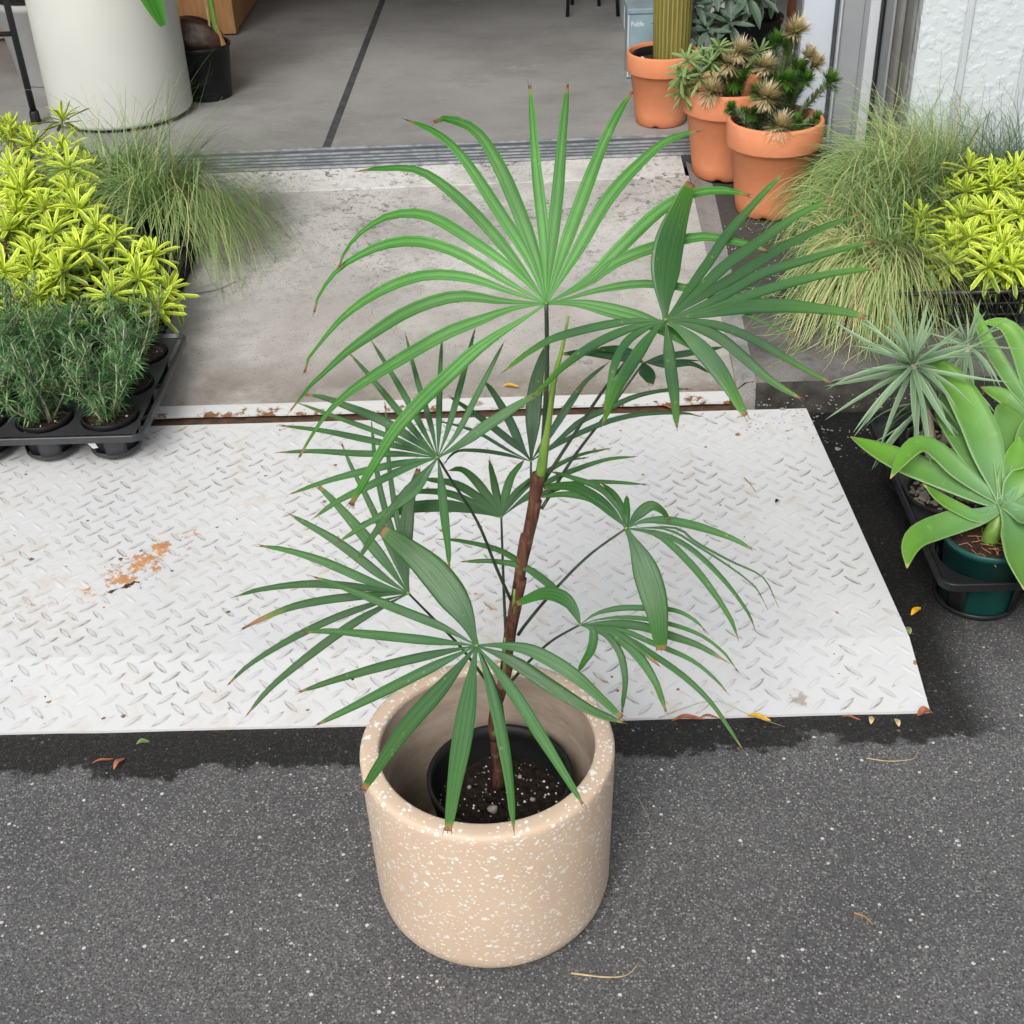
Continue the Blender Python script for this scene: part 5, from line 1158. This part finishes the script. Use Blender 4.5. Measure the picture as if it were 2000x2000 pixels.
# ================================================================== TERRACOTTA POTS
def terracotta(loc, label, s_=1.0):
    z0 = loc[2]; t_ = thing('terracotta_pot', (loc[0], loc[1], z0), label, 'plant pot', 'terracotta pots by the door')
    prof = [(.0,.012),(.088,.012),(.094,0),(.100,.0),(.104,.006),(.1062,.022),(.1085,.040),(.131,.212),(.1335,.2135),(.1455,.2145),(.147,.218),(.1475,.285),(.145,.2915),(.1405,.294),(.136,.2915),(.1345,.285),(.124,.20),(.098,.02),(0,.02)]
    mb = MB(); mb.lathe([(r*s_, z*s_) for r, z in prof], 72, loc)
    for k, p_ in enumerate(mb.v):                      # drainage notches in the foot
        a = math.degrees(math.atan2(p_[1]-loc[1], p_[0]-loc[0])) % 90
        if p_[2]-z0 < .010*s_ and math.hypot(p_[0]-loc[0], p_[1]-loc[1]) > .09*s_ and abs(a-72) < 8: mb.v[k] = (p_[0], p_[1], z0+.012*s_*(1-abs(a-72)/11))
    # proud foot disc already closes the base
    mb.build('body', 'terracotta', t_, True); return t_
P1, P2, P3 = (.580, 3.335, .171), (.750, 2.895, .1335), (.852, 2.585, .1205)
terracotta(P1, 'terracotta pot with the cactus, standing inside on the garage floor', .86)
terracotta(P2, 'middle terracotta pot between the cactus pot and the front pot')
terracotta(P3, 'front terracotta pot, nearest the swirling grass')
# cactus
ct = thing('column_cactus', (P1[0]+.03, P1[1]-.005, P1[2]+.02), 'olive green ribbed column cactus in the rear terracotta pot', 'cactus')
plastic_pot(ct, (P1[0], P1[1], P1[2]+.02), .108, .222, soil=True, depth_=.03)
mb = MB(); seg = 104; ring = []; cz = [(.0,.058),(.05,.062),(.15,.064),(.4,.066),(.7,.064),(.9,.058),(1.0,.04),(1.03,.01)]
vs = []; at = []
for z, r_ in cz:
    for k in range(seg):
        a = 2*math.pi*k/seg; q = .5+.5*math.cos(a*26); rr_ = r_*(1+.055*q)
        vs.append((P1[0]+.03+rr_*math.cos(a), P1[1]-.005+rr_*math.sin(a), P1[2]+.20+z)); at.append(q)
mb.add(vs, [(i*seg+k, i*seg+(k+1) % seg, (i+1)*seg+(k+1) % seg, (i+1)*seg+k) for i in range(len(cz)-1) for k in range(seg)], rib=at)
mb.build('column', 'cactus_skin', ct, True)
for k, (x, y, r_) in enumerate([(-.082,-.03,.016),(-.066,-.052,.018),(-.045,-.07,.014),(-.09,.0,.013),(-.075,-.012,.014)]):
    blob(MB(), (P1[0]+x, P1[1]+y, P1[2]+.222), r_, .8, k+4).build('white_stone', 'white_pebble', ct, True)

def bristles(mb, c, ax, n, r0, ln, tone0, tone1, cone=1.25):
    c = Vector(c); ax = Vector(ax).normalized(); a = ax.orthogonal().normalized(); b = ax.cross(a)
    for i in range(n):
        th_ = cone*math.sqrt(random.random()); ph = random.uniform(0, 6.28)
        d = (ax*math.cos(th_)+(a*math.cos(ph)+b*math.sin(ph))*math.sin(th_)).normalized(); p = c+d*r0*random.uniform(.3, 1); l = ln*random.uniform(.7, 1.15)
        S = d.cross(Vector((.3, .2, 1))).normalized()*.0015; e = p+d*l
        mb.add([p-S, p+S, p+d*l*.6+S*.9, e, p+d*l*.6-S*.9], [(0,1,2,4),(4,2,3)], tone=[tone0, tone0, (tone0+tone1)/2, tone1, (tone0+tone1)/2])
def bristle_branch(t_, leafmb, base, c, kind, sz_=1.0, fill=900):
    mb = MB(); d = arc_stem(mb, base, c, .004, .0028, .10); mb.build('branch', 'stem_grey', t_, True)
    b0, c0 = Vector(base), Vector(c)
    for k in range(fill):
        f_ = random.uniform(.22, 1.0); p_ = b0.lerp(c0, f_)-Vector((c0.x-b0.x, c0.y-b0.y, 0))*(.10*4*f_*(1-f_)); a = random.uniform(0, 6.28); q = d.orthogonal().normalized(); q.rotate(Matrix.Rotation(a, 3, d))
        dd = (q+d*random.uniform(.3, 1.0)).normalized(); l = random.uniform(.016, .030); S = dd.cross(Vector((0, .2, 1))).normalized()*.0019; tn = min(1, max(0, random.gauss(.42, .22)))
        leafmb.add([p_-S*.6, p_+S*.6, p_+dd*l*.5+S, p_+dd*l, p_+dd*l*.5-S], [(0,1,2,4),(4,2,3)], tone=[tn]*5)
    h = MB(); ax = (d+Vector((0, -.45, .15))).normalized(); c1 = c0
    if kind == 'g': bristles(h, c1, ax, 260, .016*sz_, .030*sz_, .05, .62, 1.7); h.build('shoot_tip', 'green_heads', t_)
    else:
        bristles(h, c1, ax, 240, .016*sz_, .040*sz_, .10, 1.0, 1.65); bristles(h, c1+ax*.010, ax, 90, .006, .026*sz_, .35, .60, .8); h.build('flower_head', 'bristle_heads', t_)
HEADS = [(.906,2.66,.642,'t',1.25),(.856,2.70,.603,'g',1.2),(.807,2.58,.566,'t',1.0),(.807,2.52,.494,'t',1.2),(.844,2.47,.421,'t',1.15),(.973,2.66,.543,'t',1.0),(.941,2.62,.511,'g',1.0),(1.024,2.66,.489,'g',1.25),(.919,2.64,.541,'g',1.0),(.981,2.60,.399,'g',.8),(.905,2.55,.406,'g',.8),(.765,2.66,.40,'g',.8),(.79,2.60,.42,'g',.9),(.85,2.62,.50,'g',1.0),(.88,2.60,.47,'g',1.0),(.72,2.63,.43,'g',.7),(.80,2.64,.55,'g',1.0),(.83,2.60,.46,'g',1.0),(.92,2.66,.49,'g',1.0),(.95,2.66,.57,'t',.9),(.87,2.56,.53,'g',1.1),(.78,2.56,.50,'g',.9),(.89,2.68,.59,'g',1.1)]
t_ = thing('bristly_shrub', (P3[0], P3[1], P3[2]+.022), 'bristly shrub with tan flower heads in the front terracotta pot', 'shrub')
MB().lathe([(0,.001),(.095,.001),(.120,.235),(.1225,.236),(.1225,.244),(.117,.244),(.093,.012),(0,.012)], 40, (P3[0], P3[1], P3[2]+.022)).build('pot', 'black_plastic', t_, True)
MB().disc((P3[0], P3[1], P3[2]+.17), .105, 24, 6, .004).build('soil', 'soil', t_, True)
lmb = MB()
for (x, y, z, k, s_) in HEADS: bristle_branch(t_, lmb, (P3[0]+random.uniform(-.02,.02), P3[1]+random.uniform(-.02,.02), P3[2]+.17), (x, y, z), k, s_)
stuff(lmb.build('needle_leaves', 'bristle_leaves', t_))
t_ = thing('bushy_shrub', (P2[0], P2[1], P2[2]+.021), 'shrub with pale green leaf tufts in the middle terracotta pot', 'shrub')
MB().disc((P2[0], P2[1], P2[2]+.13), .11, 24, 6, .004).build('soil', 'soil', t_, True)
for c in [(.597,2.78,.545),(.58,2.79,.493),(.675,2.80,.529),(.699,2.81,.57),(.83,2.82,.551),(.591,2.83,.427),(.599,2.84,.458),(.656,2.85,.528),(.64,2.80,.48),(.72,2.84,.50)]:
    mb = MB(); d = arc_stem(mb, (P2[0]+random.uniform(-.02,.02), P2[1]+random.uniform(-.02,.02), P2[2]+.12), c, .003, .002)
    st_ = mb.build('stem', 'stem_red_brown', t_, True)
    rosette(st_, c, d+Vector((0,-.3,.3)), 18, .060, LEAF['pale'], None, -30, 80, .85)
lmb = MB()
for c, k in [((.765,2.80,.551),'t'),((.733,2.80,.519),'t'),((.679,2.78,.438),'t'),((.80,2.83,.50),'g'),((.76,2.80,.46),'g'),((.70,2.83,.53),'g')]:
    bristle_branch(t_, lmb, (P2[0]+.01, P2[1]-.01, P2[2]+.12), c, k, 1.15, 800)
stuff(lmb.build('needle_leaves', 'bristle_leaves', t_))

# grey-leaved shrub behind
gp = (.915, 3.62, .172)
t_ = thing('grey_leaved_shrub', gp, 'grey-green oval-leaved shrub in a black pot behind the cactus', 'shrub')
MB().lathe([(0,.001),(.10,.001),(.128,.27),(.134,.272),(.134,.29),(.127,.29),(.10,.012),(0,.012)], 36, gp).build('pot', 'black_plastic', t_, True)
MB().disc((gp[0], gp[1], gp[2]+.26), .122, 20, 5, .004).build('soil', 'soil', t_, True)
rnd = random.Random(3)
for k, (x, y, z) in enumerate([(.70,3.42,.56),(.76,3.45,.62),(.82,3.46,.60),(.88,3.44,.58),(.66,3.40,.50),(.74,3.38,.48),(.82,3.40,.50),(.93,3.46,.57),(.78,3.52,.70),(.90,3.52,.70),(.70,3.5,.68),(.98,3.5,.6)]):
    mb = MB(); arc_stem(mb, (gp[0]+rnd.uniform(-.03,.03), gp[1]+rnd.uniform(-.03,.03), gp[2]+.24), (x, y, z), .005, .003, .2); st_ = mb.build('stem', 'stem_grey', t_, True)
    rosette(st_, (x, y, z), (0, -.4, .9), 14, .105, LEAF['grey'], None, -45, 70, .85)

# ================================================================== INSIDE THE GARAGE
bx = thing('plastic_box', (.62, 3.92, .17), 'blue-grey plastic box with small white lettering, standing behind the cactus pot', 'box')
b0 = MB().box(.497, .80, 3.872, 4.02, .1715, .432, .006).build('body', 'blue_grey_plastic', bx)
MB().box(.494, .803, 3.8665, 4.0255, .4165, .438, .004).build('lid', 'blue_grey_plastic', bx)
MB().box(.4965, .5035, 3.8685, 3.8725, .178, .416, .001).build('edge_rib', 'light_grey_paint', b0)
fc = bpy.data.curves.new('lettering', 'FONT'); fc.body = 'Puddle'; fc.size = .026; fc.extrude = .0003
fo_ = bpy.data.objects.new('lettering_curve', fc); COL.objects.link(fo_)
dg = bpy.context.evaluated_depsgraph_get(); me = bpy.data.meshes.new_from_object(fo_.evaluated_get(dg)); bpy.data.objects.remove(fo_)
me.materials.clear(); me.materials.append(MAT['pale_lettering'])
lt = bpy.data.objects.new('lettering', me); COL.objects.link(lt); lt.parent = bx
lt.matrix_local = Matrix.Translation(Vector((.510, 3.8712, .372))-Vector(bx.location)) @ Matrix.Rotation(R(90), 4, 'X') @ Matrix.Scale(.72, 4, (1, 0, 0))

stl = thing('stool', (.44, 4.95, .17), 'black thin-legged stool at the top edge of the garage floor', 'stool')
for (x, y) in ((.53, 4.86), (.455, 5.06), (.30, 4.88), (.33, 5.10)):
    MB().tube([(x, y, .171), (.42+(x-.42)*.75, 4.97+(y-4.97)*.75, .77)], .0085, 8).build('leg', 'black_metal', stl, True)
MB().lathe([(0,.6),(.15,.6),(.16,.605),(.16,.625),(.15,.63),(0,.63)], 32, (.42, 4.97, .17)).build('seat', 'brown_timber', stl, True)
cb = thing('white_cabinet', (.62, 4.75, .17), 'pale cabinet end with a dark brown post beside the plastic box', 'cabinet')
MB().box(.540, .585, 4.62, 5.4, .171, 1.2, .003).build('side_panel', 'light_grey_paint', cb)
MB().box(.5855, .627, 4.60, 4.66, .19, 1.2, .002).build('post', 'brown_timber', cb)
MB().box(.6275, 1.0, 4.63, 5.4, .171, 1.2, .003).build('front_panel', 'warm_plaster', cb)
pp_ = thing('timber_post', (1.075, 3.62, .17), 'reddish brown timber post leaning inside the right door jamb', 'post')
MB().box(1.062, 1.090, 3.60, 3.635, .171, 1.6, .003).build('shaft', 'brown_timber', pp_)

wp = (-1.447, 3.635, .170)
t_ = thing('white_cylinder_planter', wp, 'tall off-white cylinder planter on the garage floor at the upper left', 'planter')
MB().lathe([(0,.012),(.25,.012),(.258,.015),(.264,.022),(.2655,.03),(.2655,.70),(.262,.706),(.245,.706),(.242,.70),(.238,.06),(0,.06)], 96, wp).build('body', 'white_planter', t_, True)
MB().lathe([(0,.001),(.235,.001),(.24,.012),(0,.0122)], 48, wp).build('foot', 'black_plastic', t_, True)
lp = thing('big_leaf_plant', (wp[0], wp[1], wp[2]+.061), 'big-leaved houseplant in the white cylinder planter, one glossy leaf hanging over', 'houseplant')
MB().disc((wp[0], wp[1], wp[2]+.64), .237, 32, 8, .006).build('soil', 'soil', lp, True)
for k, P in enumerate([[(-1.30,3.50,.95),(-1.235,3.36,.86),(-1.19,3.31,.70),(-1.157,3.32,.562)], [(-1.55,3.6,1.15),(-1.62,3.5,1.25),(-1.75,3.42,1.22),(-1.86,3.38,1.08)], [(-1.40,3.75,1.2),(-1.33,3.85,1.3),(-1.2,3.95,1.28),(-1.1,4.0,1.15)]]):
    mb = MB(); mb.tube(spline([(wp[0]+.03*k, wp[1], wp[2]+.62), ((wp[0]+P[0][0])/2-.01, (wp[1]+P[0][1])/2, P[0][2]-.02), P[0]], 8), .006, 7); st_ = mb.build('leaf_stalk', 'petiole_green', lp, True)
    mb = MB(); ribbon(mb, P, .105, (.35, -.75, .5), 4, lambda v: math.sin(math.pi*min(.97, v*.86+.10))**.7, 14, .05, .12); mb.build('leaf', 'big_leaf', st_, True)

cp = (-1.150, 3.815, .170)
t_ = thing('coconut_palm_seedling', cp, 'sprouting coconut with green shoot in a black nursery pot by the white planter', 'palm seedling')
plastic_pot(t_, cp, .110, .205, depth_=.03)
mb = MB(); cc = Vector((cp[0]-.022, cp[1]-.012, cp[2]+.225)); n, m_ = 40, 20; vs = []
for j in range(m_+1):
    ph = math.pi*j/m_
    for i in range(n):
        a = 2*math.pi*i/n; q = 1+.07*math.cos(a*6)*math.sin(ph)+.05*mnoise.noise(Vector((math.cos(a)*2, math.sin(a)*2, ph*1.5)))
        p_ = Vector((math.cos(ph)*.118, math.sin(ph)*math.cos(a)*.074*q, math.sin(ph)*math.sin(a)*.080*q)); p_.rotate(Matrix.Rotation(R(14), 3, 'Y')); vs.append(cc+p_)
mb.add(vs, [(j*n+i, j*n+(i+1) % n, (j+1)*n+(i+1) % n, (j+1)*n+i) for j in range(m_) for i in range(n)]); mb.build('husk', 'coconut_husk', t_, True)
sx_ = cp[0]+.068; MB().tube(spline([(sx_+.006, cp[1]-.03, cp[2]+.19), (sx_, cp[1]-.03, cp[2]+.32), (sx_-.006, cp[1]-.03, cp[2]+.6), (sx_-.002, cp[1]-.02, cp[2]+.95)], 10), [.012-.0005*i for i in range(11)], 10).build('shoot', 'petiole_green', t_, True)
MB().tube(spline([(sx_-.016, cp[1]-.034, cp[2]+.24), (sx_-.019, cp[1]-.036, cp[2]+.36), (sx_-.017, cp[1]-.033, cp[2]+.58)], 8), .0045, 6).build('dry_sheath', 'straw', t_, True)
MB().tube(spline([(sx_+.022, cp[1]-.03, cp[2]+.19), (sx_+.018, cp[1]-.032, cp[2]+.23), (sx_+.008, cp[1]-.036, cp[2]+.28)], 6), [.016, .013, .010, .008, .007, .005, .004], 8).build('fibre', 'root', t_, True)

cr_ = thing('plywood_cabinet', (-1.6, 5.4, .17), 'orange-brown plywood cabinet behind the black nursery pot', 'cabinet')
MB().box(-2.3, -1.262, 4.742, 4.770, .186, 1.25, .002).build('front_board', 'plywood', cr_)
MB().box(-1.2615, -1.198, 4.728, 4.772, .178, 1.25, .003).build('corner_trim', 'plywood', cr_)
MB().box(-1.222, -1.2, 4.7725, 6.6, .180, 1.25, .002).build('side_board', 'plywood', cr_)
MB().box(-2.3, -1.198, 4.728, 6.6, 1.251, 1.28, .003).build('top_board', 'plywood', cr_)

lg = thing('metal_stand', (-1.9, 3.6, .17), 'black metal stand leg with a rubber foot left of the white planter', 'stand')
MB().tube([(-1.752, 3.53, .205), (-1.765, 3.53, 1.0)], .0125, 12).build('leg', 'black_metal', lg, True)
MB().lathe([(0,.001),(.019,.001),(.020,.006),(.0175,.045),(.015,.05),(0,.05)], 20, (-1.7515, 3.53, .17)).build('foot', 'black_plastic', lg, True)
MB().tube([(-1.757, 3.53, .50), (-2.4, 3.53, .50)], .009, 8).build('crossbar', 'black_metal', lg, True)
MB().tube([(-2.4, 3.53, .171), (-2.4, 3.53, 1.0)], .0125, 12).build('leg', 'black_metal', lg, True)
MB().box(-2.42, -1.745, 3.515, 4.0, 1.0, 1.02, .003).build('top', 'black_metal', lg)
bp_ = (-1.86, 4.12, .170)
t_ = thing('white_pot', bp_, 'smaller white tapered pot in the shade behind the black metal leg', 'planter')
MB().lathe([(0,.001),(.115,.001),(.122,.006),(.165,.30),(.168,.302),(.168,.33),(.158,.33),(.155,.30),(.115,.02),(0,.02)], 48, bp_).build('body', 'white_pot', t_, True)
t_ = thing('enamel_basin', (bp_[0], bp_[1], bp_[2]+.331), 'grey speckled basin resting on the smaller white pot', 'basin')
MB().lathe([(0,.0005),(.10,.0005),(.16,.03),(.185,.07),(.19,.075),(.186,.08),(.178,.074),(.15,.035),(.09,.012),(0,.012)], 48, (bp_[0], bp_[1], bp_[2]+.331)).build('bowl', 'grey_enamel', t_, True)

# ================================================================== DEBRIS
def dead_leaf(loc, L_, wd, rz, m, label, cat='fallen leaf', lift=.006, group=None):
    mb = MB(); a = Vector((math.cos(rz), math.sin(rz), 0)); z = ground_z(loc[0], loc[1])+.0035 if len(loc) < 3 else loc[2]
    c = Vector((loc[0], loc[1], z)); P = [c-a*L_/2+Vector((0,0,.001)), c-a*L_*.15+Vector((0,0,lift)), c+a*L_*.2+Vector((0,0,lift*.6)), c+a*L_/2+Vector((0,0,.002))]
    ribbon(mb, P, wd, (0, 0, 1), 2, lambda v: max(.03, math.sin(math.pi*min(.99, v*.95+.03))**.8), 9, .1, .35)
    o = mb.build('fallen_leaf', m, None, True, origin=tuple(c)); tag(o, label, cat, group); return o
dead_leaf((.031, 1.548), .042, .014, -.15, 'yellow_leaf', 'bright yellow fallen leaf on the concrete ramp behind the palm')
dead_leaf((.485, .372), .046, .013, -.35, 'yellow_leaf', 'orange-yellow fallen leaf on the wet asphalt at the plate edge')
dead_leaf((.355, .372), .060, .012, .02, 'dry_leaf', 'rust-red rolled dry leaf at the plate edge right of the planter', lift=.010)
dead_leaf((.395, .376), .036, .007, -.1, 'dry_leaf', 'thin rust-red leaf scrap touching the rolled dry leaf', lift=.008)
dead_leaf((.852, .676), .034, .013, .75, 'yellow_leaf', 'yellow-orange fallen leaf on the dark gutter right of the plate')
dead_leaf((.655, .366), .034, .006, -.35, 'dry_leaf', 'thin brown fallen leaf below the right part of the plate edge')
dead_leaf((.690, .360), .020, .010, 1.3, 'straw', 'curled tan leaf scrap beside the thin brown leaf')
dead_leaf((.735, .352), .020, .010, 1.7, 'straw', 'small pale seed husk under the right end of the plate')
dead_leaf((.792, .372), .030, .018, .2, 'dry_leaf', 'pinkish brown crumpled leaf at the right front corner of the plate', lift=.012)
dead_leaf((-.715, .300), .040, .006, .25, 'dry_leaf', 'red-brown leaf stalk on the wet asphalt left of the planter')
dead_leaf((-.683, .292), .030, .010, 1.1, 'dry_leaf', 'red-brown shrivelled flower on the wet asphalt left of the planter', lift=.010)
dead_leaf((-.652, .345), .024, .012, .2, 'pale_leaf', 'pale green leaf scrap at the plate edge left of the planter')
dead_leaf((.625, 1.02, plate_z(1.02)+.003), .012, .009, .5, 'soil', 'dark lump of dirt on the right part of the white plate', 'dirt', .006)
dead_leaf((.82, .615), .022, .012, 1.8, 'pale_leaf', 'small pale green leaf scrap beside the plate on the right')
dead_leaf((.42, 1.445, .056), .05, .007, -.5, 'dry_leaf', 'brown dry leaf caught in the rusty channel behind the plate')
dead_leaf((-.05, 1.465, .071), .022, .012, .4, 'straw', 'pale dry leaf scrap on the narrow tread strip')
def twig(pts, r, m, label):
    P = [(x, y, ground_z(x, y)+.002+dz) for x, y, dz in pts]; q = spline(P, 12)
    o = MB().tube(q, [r*(1-.5*i/12) for i in range(13)], 6).build('twig', m, None, True, origin=tuple(P[0])); tag(o, label, 'twig')
twig([(.117,-.174,.001),(.167,-.183,.002),(.201,-.181,.003),(.221,-.158,.002)], .0016, 'straw', 'bent straw-coloured twig on the asphalt in front of the planter')
twig([(.566,-.073,.001),(.581,-.083,.003),(.590,-.096,.001)], .0018, 'root', 'short reddish twig on the asphalt at the lower right')
twig([(.66,.265,.001),(.70,.255,.002),(.745,.262,.001),(.755,.285,.001)], .0011, 'straw', 'thin curved straw on the wet asphalt near the right plate corner')
twig([(.245,.19,.001),(.262,.13,.002),(.257,.105,.001),(.235,.10,.001)], .0008, 'stem_grey', 'thin grey bent stalk on the asphalt right of the planter')
twig([(.30,.37,.012),(.40,.395,.02),(.47,.37,.012),(.53,.35,.001)], .0008, 'stem_grey', 'long dark hair-like stem lying across the plate edge')
twig([(-.93,2.08,.001),(-.88,2.10,.002),(-.82,2.12,.002),(-.775,2.17,.001)], .0016, 'stem_red_brown', 'dark thin root trailing over the concrete from the left grass tuft')
twig([(.565,1.12,.001),(.575,1.09,.003),(.583,1.06,.001)], .0012, 'root', 'tiny dark twig on the right part of the white plate')
# loose chips and crumbs
def chips(name, label, m, n, region, size, cond=None):
    mb = MB(); k = 0
    while k < n:
        x = random.uniform(region[0], region[1]); y = random.uniform(region[2], region[3])
        if cond and not cond(x, y): continue
        k += 1; i0 = len(mb.v); blob(mb, (x, y, ground_z(x, y)+.0005), random.uniform(*size)*(1+1.4*(random.random() < .04)), .4, k)
        a = random.uniform(0, 3.14); e_ = random.uniform(.4, 1.0); ca, sa = math.cos(a), math.sin(a)
        for q in range(i0, len(mb.v)):
            vx, vy, vz = mb.v[q]; ux, uy = vx-x, vy-y; p_, r_ = ux*ca+uy*sa, (uy*ca-ux*sa)*e_; mb.v[q] = (x+p_*ca-r_*sa, y+p_*sa+r_*ca, vz)
    o = stuff(mb.build(name, m)); tag(o, label, 'gravel')
out_pot = lambda x, y: math.hypot(x, y) > .2
chips('stone_chips', 'white stone chips scattered over the asphalt', 'stone_chip', 520, (-1.1, 1.0, -.75, .36), (.0006, .0016), out_pot)
chips('gutter_grit', 'pale grit and crumbs in the gutter beside the kerb', 'gravel_stone', 420, (.60, 1.5, 1.28, 1.49), (.001, .0035))
chips('potting_crumbs', 'dark potting soil crumbs on the white plate', 'soil', 120, (-1.1, .75, .42, 1.38), (.0006, .0018))
chips('path_grit', 'white grit on the dark footpath slab by the front pot', 'white_pebble', 260, (.68, 1.0, 1.8, 2.5), (.0008, .0026))
chips('channel_grit', 'pale grit along the foot of the concrete ramp', 'gravel_stone', 200, (.1, .6, 1.515, 1.60), (.0008, .0028))
